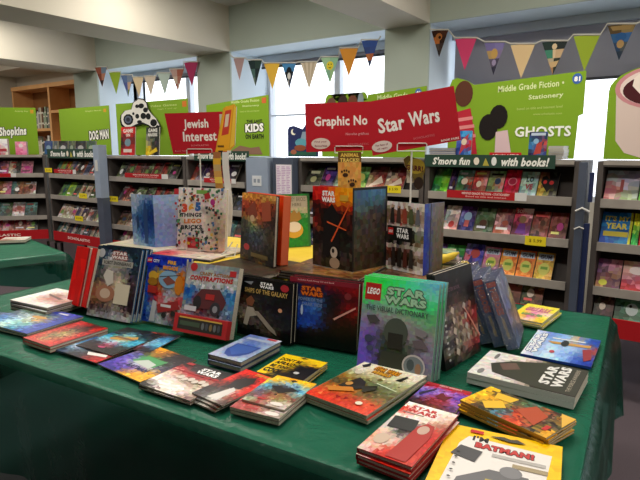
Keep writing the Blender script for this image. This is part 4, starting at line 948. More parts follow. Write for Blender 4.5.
flat('hardcover_book', 'yellow diary with a torn notebook page and grey picture at the bottom edge', (424, 483), (559, 518.4), .25, .015,
  ['e8bc28 e8bc28 e8bc28 e8bc28', 'e8bc28 e8bc28 e8bc28 e8bc28', 'e8bc28 e8bc28 e8bc28 e8bc28'],
  [('pg', [(.14, .3), (.2, .16), (.92, .2), (.86, .98), (.10, .96)], 'ece8e4'), ('text', "I'M", .24, .13, .38, .22, '2a2428', .04, 0, 0), ('text', 'BATMAN!', .28, .235, .78, .325, 'c83838', .06, 0, -.01, '38282c', .006), ('rect', .44, .37, .88, .42, 'b8b4b0'), ('rect', .62, .46, .9, .52, 'a89878'),
   ('pg', [(.1, .5), (.16, .34), (.36, .38), (.32, .56)], '48484c'), ('pg', [(.22, .82), (.45, .62), (.76, .62), (.82, .98), (.2, .98)], '68686c'), ('ell', .62, .6, .09, .08, '808084'), ('rect', .44, .76, .62, .84, 'c8b048'),
   ('pg', [(.38, .1), (.5, .07), (.56, .09), (.62, .07), (.7, .12), (.56, .14)], '4a4434'), ('rect', .2, .05, .32, .1, 'c82820')] + [('ell', .16, .45 + .1*i, .015, .012, '4a4a4a', 8) for i in range(5)],
  n=1, z0=TZ + .002, spine='d8ac20', back='c89c1c', hard=True, seed=21, contrast=.025)
flat('paperback_book', 'yellow and dark storybook with a red figure, topmost of the right front stack', (546, 439), (576, 421), .225, .0062,
  ['e8bc30 e0b42c e8bc30', '504028 e0a828 302c28', '484838 e0b030 504830', '50788c 484840 605840', 'a84828 b85028 487060', 'c05030 705838 a85830', '303830 604030 403830', 'e0b040 383830 d8a840'],
  [('pg', [(.1, .28), (.3, .16), (.6, .3), (.4, .42)], 'f0c030'), ('pg', [(.6, .2), (.85, .15), (.9, .4), (.65, .38)], 'f0c030'), ('pg', [(.2, .8), (.5, .5), (.9, .6), (.7, .8)], 'b84a28'), ('rect', .2, .88, .4, .93, 'c82828'), ('pg', [(.5, 1), (1, .85), (1, 1)], 'e8b848')],
  n=5, what='yellow and dark storybook in the right front stack', spine='a87c28', back='b88c30', seed=22, contrast=.15, group='storybooks in the right front stack', jitter=.006)
flat('hardcover_book', 'thick white and dark hardcover with a big sideways title at the right', (575, 398), (589, 371), .275, .0155,
  ['e4e2de e0deda e4e2de', 'dcd8d4 c8c4c0 dcd8d4', 'd8d4d0 38342c dcd8d0', 'b0aca4 383828 b8b0a8', '343428 303024 484438', '2c2c20 303024 2c2c20', '303024 2c2c20 303024'],
  [('pg', [(.2, .2), (.5, .12), (.75, .3), (.95, .62), (.98, 1), (.02, 1), (.05, .6)], '34342a'), ('pg', [(.35, .28), (.55, .2), (.7, .34), (.5, .42)], '6a5048'), ('ell', .15, .1, .1, .03, '888'), ('ell', .8, .12, .12, .02, '777')] + SW(.16, .64, .92, .86, 'e8e8e4') + [('text', 'THE FORCE AWAKENS', .1, .9, .9, .94, 'a8a090', .02)],
  n=2, what='thick white and dark hardcover at the right', spine='c8c8c6', back='b8b8b4', edge='4a4a44', hard=False, seed=23, contrast=.06, group='thick hardcovers at the right', jitter=.003)
flat('board_book', 'shiny blue book with a starship and sideways title at the right table edge', (591, 367), (601, 340.5), .20, .008,
  ['e0e4ec e8ecf0 c8d4e4', 'a8c0e0 a0b8dc 8098c8', 'c8e0f0 b8d8f0 80a0d0', 'b0d0f0 a8c8ec 98b8e0', '88a8d8 a0b8d8 b8a078', '3858a8 90a8d0 6080b8', '284898 a05850 3858a0'],
  SW(.1, .03, .9, .2, 'f0f4fa', '3a58a0') + [('pg', [(.55, .35), (.62, .25), (.7, .9), (.6, .9)], 'c89850'), ('ell', .62, .52, .12, .06, '282c30', 12), ('pg', [(.74, .3), (.78, .3), (.8, .8), (.76, .8)], 'e8ecf0'), ('ell', .25, .4, .05, .04, 'c04858', 10), ('pg', [(.1, .88), (.5, .8), (.55, .92), (.2, .97)], '983038')],
  n=1, spine='1c3890', back='183080', edge='24409c', seed=24, contrast=.07)
flat('paperback_book', 'yellow bordered activity book with pink lettering at the back right corner', (508, 317), (542, 323.5), .23, .0075,
  ['d8d060 e0d868 d8d060', 'd0c850 e8c0d0 d8d060', 'e0d060 d898b8 e0c8d0', 'd8c848 c878a0 e0d870', 'e8c848 e0c0c8 d8c050'],
  [('text', 'GIRLS RULE', .15, .2, .85, .45, 'c04890', .05, 0, .03), ('text', 'activity fun', .2, .55, .8, .75, '48a068', .03)], n=3, what='yellow bordered activity book at back right corner', spine='c8c4b0', back='d0c840', seed=25, contrast=.08, group='activity books at the back right corner')

# ---- upright books in front of the riser
def stand(name, lab, a, c, h, t, rows, ops=(), lean=12, z0=TZ + .001, extra=0, step=(.012, 0), what=None, group=None, cat='book', **kw):
    A = atz(*a, z0 + .002); B = atz(*c, z0 + .002); w = (B - A).length
    b = book(name, lab, w, h, t, rows, ops, cat=cat, **kw)
    x = (B - A).normalized(); nrm = V((x.y, -x.x, 0))            # towards the viewer
    th = R(90 - lean)
    # pixels are the FRONT face's bottom corners; origin is the back face
    o = A - nrm * (t * math.sin(th)); o.z = z0
    put(b, frame_m(o, x, lean=lean))
    for i in range(extra):
        back = nrm * (-(t + .0015) * (i + 1) / math.sin(th))
        m = frame_m(V((o.x, o.y, o.z)) + back + x * step[0] * (i + 1), x, lean=lean)
        dup(b, m, label='%s, %s behind the front copy' % (what, ['first', 'second', 'third', 'fourth'][i]), group=group)
    if group and extra: b['group'] = group
    return b
r2 = stand('hardcover_book', 'dark blue hardcover with a pale sepia picture, front copy beside the red boxes', (86.5, 315), (130, 323.5), .275, .012,
  ['1c3040 20343f 20343f 1c3040', '203848 d0d0d0 c8c8c8 203848', '24384a a8a49c a09c94 283c4c', '6a6c70 98948c 8a867e 3a4450', '404850 888070 c8c0a8 504850', '8a6a58 b8aca0 d0c8b0 403840', 'a87858 b08068 c0b8a0 382c30', '8a6850 a89080 b8b0a0 302830', '503c38 484040 a09890 382c2c', 'a0a0a0 98989c a8a8ac b0b0b0'],
  [('rect', .16, .185, .86, .265, 'a8a8a0'), ('text', 'ROBOT ENGINEERING', .2, .2, .82, .25, '383838', .03), ('ell', .12, .1, .075, .065, 'b8bcc0', 14)] + SW(.36, .06, .72, .165, 'e8e0dc', 'a03830') +
  [('rect', .56, .5, .88, .78, 'd8d0b8'),  ('ell', .35, .66, .22, .12, 'a8745a'), ('ell', .35, .66, .12, .07, 'd0b8a0'), ('pg', [(.25, .42), (.3, .32), (.46, .34), (.5, .5), (.38, .56)], 'd0ccc0')],
  lean=17, extra=2, step=(.008, 0), what='dark blue hardcover beside the red boxes', spine='28486a', back='3a6a98', edge='3c6890', hard=True, seed=31, contrast=.10, nx=14, ny=20, group='dark blue hardcovers')
# red slipcased pair on the left
for i, (a, c, lb) in enumerate((((67, 309), (80, 313), 'bright red slipcase with rounded back, leftmost upright book on the big table'), ((81.5, 313), (86.5, 315), 'narrow red slipcase squeezed against the dark blue hardcover'))):
    stand('slipcase_book', lb, a, c, .235, .10 if i == 0 else .11, ['c02420 c82824', 'b8201e c02420'], [('rect', .9, 0, 1, 1, '8a1814')], lean=16, spine='c82622', back='a01c1a', edge='c82622', seed=32 + i, contrast=.02, nx=3, ny=4)
stand('paperback_book', 'blue CITY book with a helicopter and fire engine, left of the red toy box', (139.5, 320), (180, 328), .25, .012,
  ['243c98 2440a0 2844a4 2440a0', '2440a0 2844a8 4870b8 8890b0', '2c48a0 c8a048 7098c0 b87838', '28449c b88838 88a8c8 c87830', '3058a8 b06838 90a0b0 d09048', '284898 b84038 a0a8b8 b8b0b0', '3860a0 b84848 c8c8cc b04040', '3868a8 c8ccd0 a83838 c8c8cc', '2c509c a8b0b8 b8b8bc 983838', '244490 c0c4c8 a0a0a8 505860'],
  LG(.05, .04, .17, .11) + [('text', 'CITY', .2, .055, .36, .10, 'e8ecf4', .04), ('text', 'FIRE', .56, .05, .76, .105, 'f0b030', .06), ('text', 'BRIGADE', .46, .13, .82, .19, 'f0a028', .06), ('ell', .62, .33, .24, .13, '88b4d4', 18), ('pg', [(.4, .3), (.9, .24), (.9, .25), (.4, .315)], '404850'), ('pg', [(.48, .34), (.62, .28), (.82, .36), (.6, .42)], '8a5048'), ('ell', .88, .4, .1, .14, 'd88428'), ('ell', .24, .3, .11, .07, 'dcb038'), ('ell', .24, .39, .12, .06, 'a87820'), ('rect', .14, .45, .36, .56, 'b83028'), ('pg', [(.4, .72), (.9, .62), (.95, .74), (.45, .84)], 'a83434'), ('rect', .5, .7, .75, .74, 'e8e8ec'), ('pg', [(.25, .98), (.3, .66), (.4, .68), (.38, .98)], 'c8ccd4'), ('ell', .6, .86, .06, .04, '303030'), ('ell', .82, .82, .06, .04, '303030')],
  lean=12, extra=1, step=(.01, 0), what='blue CITY book left of red toy box', spine='20388c', back='284490', seed=34, contrast=.10, nx=14, ny=20, group='blue CITY books')
ct = stand('activity_kit', 'grey activity kit with a car picture and a red window box along its foot', (178, 332), (229, 342), .245, .028,
  ['8a9094 9098a0 9098a0 8a9094', 'a8acb0 a8b0b4 b0b4b8 a8a8ac', 'b8b8b8 b8b8b8 b8bcc0 b8b8b8', '3c68a0 98a0a8 a0a4a8 4a78a8', '4878a8 903838 604040 5080a8', '808890 702828 504848 7890a8', '8890a0 504048 707880 506880', 'a0a4ac 585c64 8a9098 a0a4a8', '98a0a8 a0a4a8 a8a8ac a8acb0'],
  [('text', 'CRAZY ACTION', .26, .115, .84, .165, 'a06830', .04), ('text', 'CONTRAPTIONS', .08, .18, .92, .25, 'b82c28', .06, .1, .01), ('ell', .13, .06, .07, .06, 'b82c30', 14), ('rect', .84, .06, .96, .14, 'b82c30'), ('pg', [(.2, .52), (.35, .36), (.7, .34), (.85, .5), (.8, .62), (.3, .64)], '5c3034'), ('ell', .3, .56, .08, .1, '2c2c30', 14), ('ell', .66, .62, .1, .10, '34343a', 14), ('ell', .66, .62, .05, .05, '8a9098', 10), ('rect', .06, .62, .3, .69, 'c8ccd4'), ('rect', .45, .42, .62, .5, 'b03030')],
  lean=17, spine='585c60', back='30343a', edge='70767a', seed=35, contrast=.10, nx=14, ny=18, cat='activity kit')
mb = MB(); mb.use(M['print']); wk = W_of((178, 332), (229, 342), TZ + .003)
mb.box((-.004, .0, .0281), (wk + .002, .062, .052), 'b82c30'); f = Face(mb, (-.004, 0, .0521), (wk + .006, 0, 0), (0, .062, 0)); f.rect(.08, .2, .92, .82, '383430'); f.rect(.1, .12, .9, .2, 'd8b050'); f.rect(.12, .35, .5, .6, '4a5a48')
for i in range(5): f.ell(.56 + .075*i, .5, .028, .2, ['707478', '50545c', '88704a'][i % 3], 10)
mb.build('parts_box', None, ct)['label'] = 'red window box'
stand('hardcover_book', 'black hardcover with gold lettering and a pale picture, mid front row', (237, 333), (290, 345), .205, .014,
  ['1a1c20 181a1c 16181c 141618', '1c1e22 1c1c1e 18181c 181a1e', '20242a 2c2c2c 202024 16181c', '4a3428 403c3c 24282c 18181c', '584840 302c2c 20242a 201c20', '90867a 484440 30343a 282a30', 'a89c8c 4a4848 403c3a 1c1e22', '605850 787068 403c38 2c2a28', '2c2c2c 201e20 807060 201e1e', '141414 141414 302c28 181818'],
  SW(.40, .05, .66, .15) + [('text', 'SHIPS OF THE GALAXY', .12, .175, .92, .255, 'c8a85a', .03), ('ell', .86, .1, .075, .06, 'b82c38', 14), ('pg', [(.1, .08), (.28, .06), (.24, .12)], '9098a0'), ('pg', [(.15, .38), (.25, .3), (.32, .38), (.28, .48), (.18, .47)], '8a5438'), ('pg', [(.12, .8), (.18, .5), (.3, .5), (.38, .62), (.24, .66), (.2, .82)], 'c0b6a6'), ('pg', [(.3, .55), (.4, .55), (.72, .82), (.76, .9), (.6, .82)], 'a89c8c'), ('ell', .8, .47, .04, .035, 'e8a880', 10)],
  lean=6, extra=1, step=(.004, 0), what='black hardcover in mid front row', spine='141416', back='101012', hard=True, seed=36, contrast=.05, nx=16, ny=18, group='black hardcovers in mid front row')
stand('hardcover_book', 'dark blue and red hardcover with a red light beam, left of the shiny green one', (288, 341), (356, 353), .222, .022,
  ['7a1c2c 7a1c2c 7a1c2c 7a1c2c', '283450 283450 5a1c2c 881c28', '2c3c68 344878 1c1c24 58182a', '304880 5878b0 18181e 701c28', '3860a8 5888d0 201c20 902430', '3458a0 4878c0 2c2020 601c20', '28408a 30509a 402420 381818', '3058b0 3c68b8 241814 201414', '182448 382420 141010 181212', '141420 141012 100e0e 141212', '100c0c 100c0c 0e0c0c 100c0c'],
  [('rect', 0, 0, 1, .07, '8a2032'), ('text', 'Includes Read-Along CD and Book', .12, .02, .66, .05, 'e8b8bc', .02)] + SW(.17, .12, .50, .26, 'e07020', '701c10') + [('text', 'POWER OF THE', .14, .29, .5, .34, '7890c0', .03), ('text', 'DARK SIDE', .2, .36, .5, .41, '7890c0', .03), ('pg', [(.66, .55), (.97, .34), (.975, .365), (.68, .57)], 'f0b0a8'), ('ell', .2, .48, .02, .08, 'b8d0f0', 8), ('ell', .86, .2, .05, .05, '8a3038')],
  lean=5, extra=1, step=(.003, 0), what='dark blue and red hardcover', spine='5a1824', back='3a1018', hard=True, seed=37, contrast=.05, nx=18, ny=20, group='dark blue and red hardcovers')
stand('hardcover_book', 'shiny green to violet hardcover with a red badge, front copy at the centre', (356.5, 367.5), (430.5, 384.5), .275, .016,
  ['58e070 50e878 60e8b0 80c8d8', '50d868 60e080 70e8a0 88d8c8', '58d078 88d8a0 78e090 60d898', '80a8a0 98c0a8 80c898 70b888', '9898a8 98a4a0 a0a8a0 78b088', '9088b0 788488 98a0a0 90a098', '8878b8 485448 8c9098 9494a0', '8878c8 384438 505c50 9494a8', '8070c8 404a44 48504a 9490a8', '7c6cc8 303a34 384038 8c8ca0', '8070c0 38443c 343c38 9498a0'],
  [('rect', .03, .07, .25, .25, 'b82a24'), ('text', 'LEGO', .055, .12, .235, .19, 'fff', .05, .25)] + SW(.31, .09, .86, .26, 'a8dcb8', '587a68') +
  [('text', 'THE VISUAL DICTIONARY', .06, .30, .90, .355, '46605a', .02), ('ell', .50, .55, .16, .15, '4c5850', 20), ('rect', .40, .56, .6, .72, '2a2e2a'), ('pg', [(.28, .98), (.34, .76), (.66, .76), (.74, .98)], '343e36'),
   ('pg', [(.08, .42), (.2, .40), (.28, .46), (.14, .5)], '4a4c50'), ('pg', [(.74, .46), (.92, .5), (.86, .56), (.76, .54)], '8a8890'), ('pg', [(.72, .6), (.86, .58), (.94, .66), (.78, .68)], '6a646c'), ('ell', .14, .66, .06, .04, '40486a'), ('ell', .17, .76, .05, .03, '485070'), ('ell', .77, .86, .15, .12, 'c8c8c8', 20), ('ell', .77, .86, .13, .10, '7a8890', 20), ('ell', .73, .85, .05, .06, '4a5a60', 10), ('ell', .83, .88, .04, .06, '9a7a60', 10)],
  lean=10, extra=2, step=(.004, 0), what='shiny green hardcover at the centre', spine='70b890', back='88b8b0', edge='98d8c0', hard=True, seed=38, contrast=.04, nx=18, ny=24, group='shiny green hardcovers')
# dark books leaning on the riser's right end, facing the right
def side_book(name, lab, pts, h, t, rows, ops, lean, n=1, what=None, group=None, **kw):
    A = atz(*pts[0], TZ + .002); B = atz(*pts[1], TZ + .002); x = (B - A).normalized(); w = (B - A).length
    b = book(name, lab, w, h, t, rows, ops, **kw); nrm = V((x.y, -x.x, 0)); th = R(90 - lean)
    o = A - nrm * (t * math.sin(th)); o.z = TZ + .001
    put(b, frame_m(o, x, lean=lean))
    for i in range(n - 1):
        m = frame_m(o - nrm * ((t + .0015) * (i + 1) / math.sin(th)), x, lean=lean)
        dup(b, m, label='%s, %s in from the front copy' % (what, nth(i)), group=group)
    if group and n > 1: b['group'] = group
    return b
side_book('hardcover_book', 'black book crowded with small white armoured figures, facing right past the green one', ((446, 372), (481, 351)), .285, .013,
  ['201c20 181418 181418', '241c20 201418 181418', '302428 282020 181418', '1c181c 6a5850 2c2424', '989088 807068 583838', '201c20 a09080 984040', '888078 a89c90 704040', '1c181c 908478 b0a898', '787068 988c80 984848', '201c20 605850 302c2c'],
  [('text', 'CHARACTER BOOK', .1, .18, .6, .22, '705060', .03)] + [('pg', [(.28 + .16*(i % 4) + .03*(i//4 % 2), .40 + .11*(i//4) + .03), (.32 + .16*(i % 4), .38 + .11*(i//4)), (.38 + .16*(i % 4), .41 + .11*(i//4)), (.35 + .16*(i % 4), .47 + .11*(i//4))], ['c8b8a8', 'a06050', 'b8b0a8', '6a5850'][i*7 % 4]) for i in range(18)] + [('pg', [(.6, .4), (.98, .8), (.97, .83), (.62, .44)], 'e09080')] + [('ell', .08, .3 + .06*i, .03, .014, 'b8b8b8', 6) for i in range(11)],
  lean=10, n=2, what='black crowded book facing right', group='black crowded books', spine='181418', back='181418', seed=40, contrast=.08, nx=12, ny=20)

# blue shrink-wrapped sets, leaning in a row
def blue_set(i, base):
    r = empty('shrink_wrapped_set')
    w, h, t = .20, .232, .036
    mb = MB(); mb.use(M['print']); mb.box((0, 0, 0), (w, h, t), '26386e')
    f = Face(mb, (0, 0, t + .0002), (w, 0, 0), (0, h, 0)); f.grid(['a8b0c8 8a98b8', '5868a0 a89060', '3a4a80 6a5a70'], 8, 10, i, .15)
    fs = Face(mb, (-.0003, h, 0), (0, -h, 0), (0, 0, t)); fs.rect(0, 0, 1, 1, '24387a'); fs.text('HEROES', .12, .2, .5, .8, 'a02c34', .05); fs.text('DISCOVERY', .55, .38, .86, .62, 'b09048', .03); fs.rect(.02, .1, .09, .9, 'b02a34')
    mb.build('boxed_books', None, r)
    mb = MB(); mb.use(M['film']); e = .003
    mb.box((-e, -.0005, -e * .3), (w + e, h + .012, t + e * .3)); mb.build('shrink_wrap', None, r)
    return r
bs0 = None
DB = (-.055 + .0, 0)
bpx = [((474, 352), (491, 325)), ]
xs = tu * -.10 + tv * .99; xs.normalize()                     # spine to fore-edge: away from the viewer
for i in range(4):
    A = W(1.815 + .043 * i, .825 - .006 * i, TZ + .003)
    m = frame_m(A, xs, lean=21)
    if bs0 is None:
        bs0 = blue_set(0, None); bs0.matrix_world = m; o = bs0
    else: o = dup(bs0, m)
    tag(o, 'blue boxed book set in clear wrap, %s from the left in the leaning row' % nth(i), 'boxed set', 'shrink wrapped blue sets')

# ================================================================== ON THE RISER
RT = RZ + .0005
def rflat(name, lab, u, v, w, h, t, rz, rows, ops=(), z=RT, **kw):
    b = book(name, lab, w, h, t, rows, ops, **kw); put(b, frame_m(W(u, v, z), Matrix.Rotation(R(rz), 3, 'Z') @ tu)); return b
rflat('picture_book', 'pale grey picture book lying flat under the iceberg book', .13, .68, .36, .27, .010, 2, ['b8b0a4 c0b8ac', 'b0a898 c8c0b0'], spine='a8a296', hard=True, seed=51, contrast=.05)
rflat('picture_book', 'pale picture book lying flat under the colourful brick idea book', .50, .655, .31, .28, .010, 4, ['c8b8ac c8c0b4 b8a8a0', 'd0c8bc c8a8a0 d0c4b8', 'c04848 d8d0c4 c8c0b4'], spine='b8b0a4', hard=True, seed=52, contrast=.08)
rflat('picture_book', 'thin dark book with grey page edges lying under the orange backed comic', .86, .59, .31, .26, .012, -8, ['4a4038 504438', '3a3028 483c30', '5a4a3a 403428'], spine='8a8478', back='8a8478', edge='989084', seed=53, contrast=.07)
for i in range(3):
    rflat('picture_book', 'brown and white picture book under the red blade book, %s' % ['lowest of three', 'middle of three', 'topmost of three'][i], 1.19 + .008 * i, .60 - .004*i, .30, .30, .010, -2 + 2 * i, ['5a4030 6a4c34 584030', '7a5a3c 6a4a30 a07850', '4a3428 8a6844 60442c'], z=RT + i * .0108, spine=['5a2028', 'c8b8a0', '5a2028'][i], edge='8a7050', seed=54 + i, contrast=.12, hard=True, group='picture books under the red blade book')
for i in range(2):
    rflat('picture_book', 'brown picture book under the white figure grid book, %s' % ['lower one', 'upper one'][i], 1.50 + .006*i, .69, .235, .26, .009, 3 - 3*i, ['8a6a50 705040', '604838 a88868', '5a4434 806040'], z=RT + i * .0098, spine='b0a898', edge='a09484', seed=58 + i, contrast=.12, group='picture books under the white figure grid book')

def tent(name, lab, hinge_px, z, left, right, H, lart, rart, inner='d8d4cc', cols=('333', '333'), bend=None, blk=.010):
    """an upright book opened round its spine; left / right = (heading degrees from the hinge, length)"""
    h0 = atz(*hinge_px, z); root = empty(name, h0); tag(root, lab, 'book')
    for side, (ang, Ln), art_, cc, pn in ((0, left, lart, cols[0], 'front_cover'), (1, right, rart, cols[1], 'back_cover')):
        d = V((math.cos(R(ang)), math.sin(R(ang)), 0)); n = V((d.y, -d.x, 0)) if side else V((-d.y, d.x, 0))
        if n.dot(EYE - h0) < 0: n = -n                            # outward: towards the viewer's side
        c = .0025
        mb = MB(); mb.use(M['print'])
        P = [V((0, 0, 0)), d * Ln, d * Ln - n * c, -n * c]
        mb.prism([p + V((0, 0, .0005)) for p in P], V((0, 0, H)), cc)
        if side == 0: f = Face(mb, d * Ln + n * .0003 + V((0, 0, .0005)), -d * Ln, V((0, 0, H)))
        else: f = Face(mb, n * .0003 + V((0, 0, .0005)), d * Ln, V((0, 0, H)))
        if f.n.dot(n) < 0: f.n = -f.n
        if art_: f.grid(art_[0], 14, 18, len(lab) + side, art_[2] if len(art_) > 2 else .08); f.run(art_[1])
        mb.build(pn, None, root)
        mb = MB(); mb.use(M['paper']); q = d * .014 - n * (c + .0004)
        P = [q, d * (Ln - .004) - n * (c + .0004), d * (Ln - .004) - n * (c + blk), q - n * (blk - c)]
        mb.prism([p + V((0, 0, .004)) for p in P], V((0, 0, H - .007))); mb.build('pages', None, root)
    return root
ra = atz(155, 247, RT + .011); 
tent('picture_book', 'blue and white iceberg picture book standing open at the left of the riser', (155.5, 247.5), RT + .0105, (181, .155), (66, .16), .235,
  (['b8c4d4 98acc8 8098b8', 'a8b8cc 6080a8 385888', '98acc8 486890 284878', '5878a0 385888 203c70', '7890b0 304e80 284a80', '6884a8 284478 3c5c90', '90a8c4 4868a0 5070a0', 'a8bcd0 88a0c0 6080b0'], [('pg', [(.6, .1), (.72, .3), (.7, .95), (.55, .95), (.52, .4)], '2a4a80'), ('pg', [(.2, .45), (.3, .38), (.34, .6), (.22, .7)], '24406c')], .06),
  (['98a8c8 90a0c0 a0a8b8', '8c98b8 8894b0 9ca0b4', '8490b4 888fb0 9898b0', '808cb4 8088ac 9494ac', '7888b4 8088ac 9090a8'], [], .03), cols=('8098b8', '9098b0'))
def SWa(*a): return SW(*a)
tent('hardcover_book', 'glossy black and red hardcover with crossed red blades standing open on the riser', (352, 272), RT + .034, (172, .185), (76, .17), .285,
  (['b83028 c04028 d89028 e8a030', 'a82c24 c84830 e0902c d8a040', '481c18 38201c 602818 a04020', '30201c 181414 201414 402018', '903428 141212 181212 481c14', '584038 181010 141010 302018', '282020 141010 181010 282420', '383028 181414 201818 383430', '605848 201c18 302824 484038', '504438 3c3028 585048 302820'],
   SW(.24, .05, .58, .19) + [('pg', [(.26, .85), (.3, .34), (.5, .2), (.68, .34), (.7, .85)], '100c0e'), ('rect', .70, .09, .9, .16, 'd8a838'), ('pg', [(.48, .66), (.93, .18), (.945, .20), (.50, .68)], 'e05828'), ('pg', [(.38, .42), (.86, .50), (.86, .515), (.38, .44)], 'e06030'), ('ell', .56, .80, .09, .07, 'c8b8a8', 14), ('ell', .54, .78, .035, .03, '201814', 8), ('ell', .58, .93, .13, .07, 'a89078', 14)], .08),
  (['506a88 5880a0 6088a8', '607080 506878 4c6070', '5c5c58 605c58 585450', '40403c 504c48 48443f', '504a42 5a5248 4a443c', '564e42 585046 46403a', '4c4438 504838 403a32', '48402f 443c30 3a342c'], [('rect', 0, 0, .04, 1, '181818'), ('rect', .95, 0, 1, 1, '181818'), ('rect', 0, 0, 1, .03, '181818')], .05), cols=('181414', '141414'))
tent('hardcover_book', 'white hardcover with rows of small figures and a black title band, on the riser right', (422.5, 276), RT + .02, (167, .165), (80, .12), .245,
  (['e0dcd8 d8d4d0 d8d4d0 e0dcd8', '807060 885848 706850 a89888', '706058 a85848 686848 988878', 'd8d4d0 c8c4c0 d0ccc8 d8d4d0', '181818 181818 181818 889088', '181818 181818 181818 706848', 'c8c0b8 b8b0a8 c8c0b8 d8d4d0', '602820 302820 48302c a09084', '504038 282420 382c28 807468', 'e0dcd8 d8d4d0 d8d4d0 e0dcd8'],
   [('rect', .02, .35, .7, .56, '161616')] + LG(.05, .38, .19, .48) + SW(.28, .37, .62, .52) + [('pg', [(.1+.17*i, .3), (.13+.17*i, .08), (.2+.17*i, .08), (.23+.17*i, .3)], ['302c28', '4a3830', 'a04838', '586040', '707078'][i]) for i in range(5)] + [('pg', [(.16+.16*i, .93), (.18+.16*i, .66), (.26+.16*i, .66), (.28+.16*i, .93)], ['302824', '282420', '5a2c24', '383430'][i]) for i in range(4)] + [('ell', .165+.17*i, .07, .02, .02, 'c09878', 8) for i in range(5)], .05),
  (['5868a8 8c8c90 888078', '4858a0 807c78 807868', '4054a0 78746c 787060', '3c50a0 706c64 706858', '3c509c 6c665c 686050'], [('rect', .30, 0, .34, 1, '3a3430')], .03), cols=('dcd8d4', '5060a0'), blk=.022)
# the comic with the orange back
def rstand(name, lab, a, c, H, t, rows, ops, lean=4, z=RT, **kw):
    return stand(name, lab, a, c, H, t, rows, ops, lean=lean, z0=z, **kw)
rstand('hardcover_book', 'thick dark comic collection with orange backs standing at the middle of the riser', (240, 257.5), (273, 268), .265, .015,
  ['d0a050 c89048 b89058 c8a060', 'a05030 8a4028 a04830 804028', '904028 a85838 984830 6a3424', 'a06838 b89060 a05030 483028', '404840 b0a878 784030 302420', '504840 688060 505048 302c28', '303838 506068 404850 605040', '202c30 404858 383c48 403428', '182024 28303c 30343c 2c2820', '302018 202020 403828 181410', '504018 201c18 685020 141210'],
  [('ell', .2, .8, .09, .05, 'b82830', 12), ('pg', [(.15, .25), (.4, .1), (.5, .3), (.35, .42)], '8a3c28'), ('pg', [(.6, .12), (.85, .08), (.9, .35), (.65, .38)], 'a84c30'), ('ell', .35, .36, .07, .05, 'd8b890', 10), ('rect', .35, .86, .85, .92, '6a5828')],
  z=RT + .0125, spine='4a2418', back='3a2418', seed=61, contrast=.14, nx=14, ny=20, hard=True)
ob_ = rstand('hardcover_book', 'bright orange hardcover standing directly behind the dark comic collection', (245, 255.5), (280.5, 266), .262, .034, ['d8582c d8582c', 'd05028 d8582c'], [], z=RT + .0125, spine='d8582c', back='d8582c', seed=64, contrast=.02)
for ch in list(ob_.children):
    if ch.name.startswith('pages'): ch.data = ch.data.copy(); ch.data.materials[0] = mat('orange_edge_paper', 'd0603a', .8)
rstand('picture_book', 'green picture book with a round yellow picture standing behind the riser middle', (278, 248), (311, 246), .245, .014,
  ['3a8048 3a8048', 'c0b8a8 c0b8a8', 'b8b0a0 b8b0a0', '3a8448 388044', '3a8448 388044', '38803f 388044', '3a8448 388044', '38803f 367c40'],
  [('rect', .06, .04, .92, .26, 'b8b0a0'), ('text', 'THE NOISY BRICKS', .1, .06, .88, .14, '7a7468', .02), ('text', 'ARE HERE', .2, .17, .75, .23, '7a7468', .02), ('rect', .93, 0, 1, 1, '2a6a38'), ('pg', [(.26, .46), (.34, .30), (.44, .36), (.52, .29), (.60, .37), (.68, .32), (.74, .46), (.62, .52), (.38, .52)], 'a8803c'), ('ell', .5, .68, .28, .15, 'd8a838', 20), ('ell', .5, .62, .22, .1, 'e8dccc', 18),],
  spine='2a6a38', back='2a6a38', seed=62, contrast=.03, lean=6)
B365 = []
rr = random.Random(11)
for i in range(240):
    x = rr.uniform(.03, .93); y = rr.uniform(.02, .96)
    if .14 < x < .70 and .22 < y < .66: continue
    c = rr.choice(['b83038', '3a6a48', '383838', 'c8a040', '4870a0', '8a4838', '6a6a68', '509060', '303038']); s = rr.uniform(.012, .028)
    B365.append(('pg', [(x - s, y - s*.8), (x + s, y - s), (x + s*.8, y + s), (x - s*1.1, y + s*.7)], c))
B365 += [('text', '3', .2, .26, .32, .40, 'd04a30', .08), ('text', '6', .34, .245, .46, .385, 'e0a030', .08), ('text', '5', .48, .23, .6, .37, '3060a0', .08), ('text', 'THINGS', .18, .41, .62, .475, '202428', .06, 0, .02), ('text', 'LEGO', .26, .5, .62, .575, 'd07830', .06, 0, .02), ('text', 'BRICKS', .2, .60, .64, .67, '202428', .06, 0, .02), ('rect', .03, .03, .13, .12, 'b83038'), ('rect', .5, .04, .72, .10, '70a048'), ('pg', [(.66, .1), (.76, .07), (.8, .16), (.68, .19)], 'a82c30'), ('ell', .84, .22, .05, .05, 'a82c78', 12)]
rstand('hardcover_book', 'white brick idea book covered in tiny models, standing at the left of the riser', (177, 249), (224.5, 253), .272, .020,
  ['d8d4d0 d8d4d0 d0ccc8', 'd8d4d0 dcd8d4 d0c8c0', 'd4d0cc e0dcd8 b8a898', 'd8d4d0 dcd8d4 a89888', 'd4d0cc d8d0cc c8a898'], B365, z=RT + .011, spine='d0ccc8', back='e0dcd8', hard=True, seed=63, contrast=.05, lean=7, nx=18, ny=22)

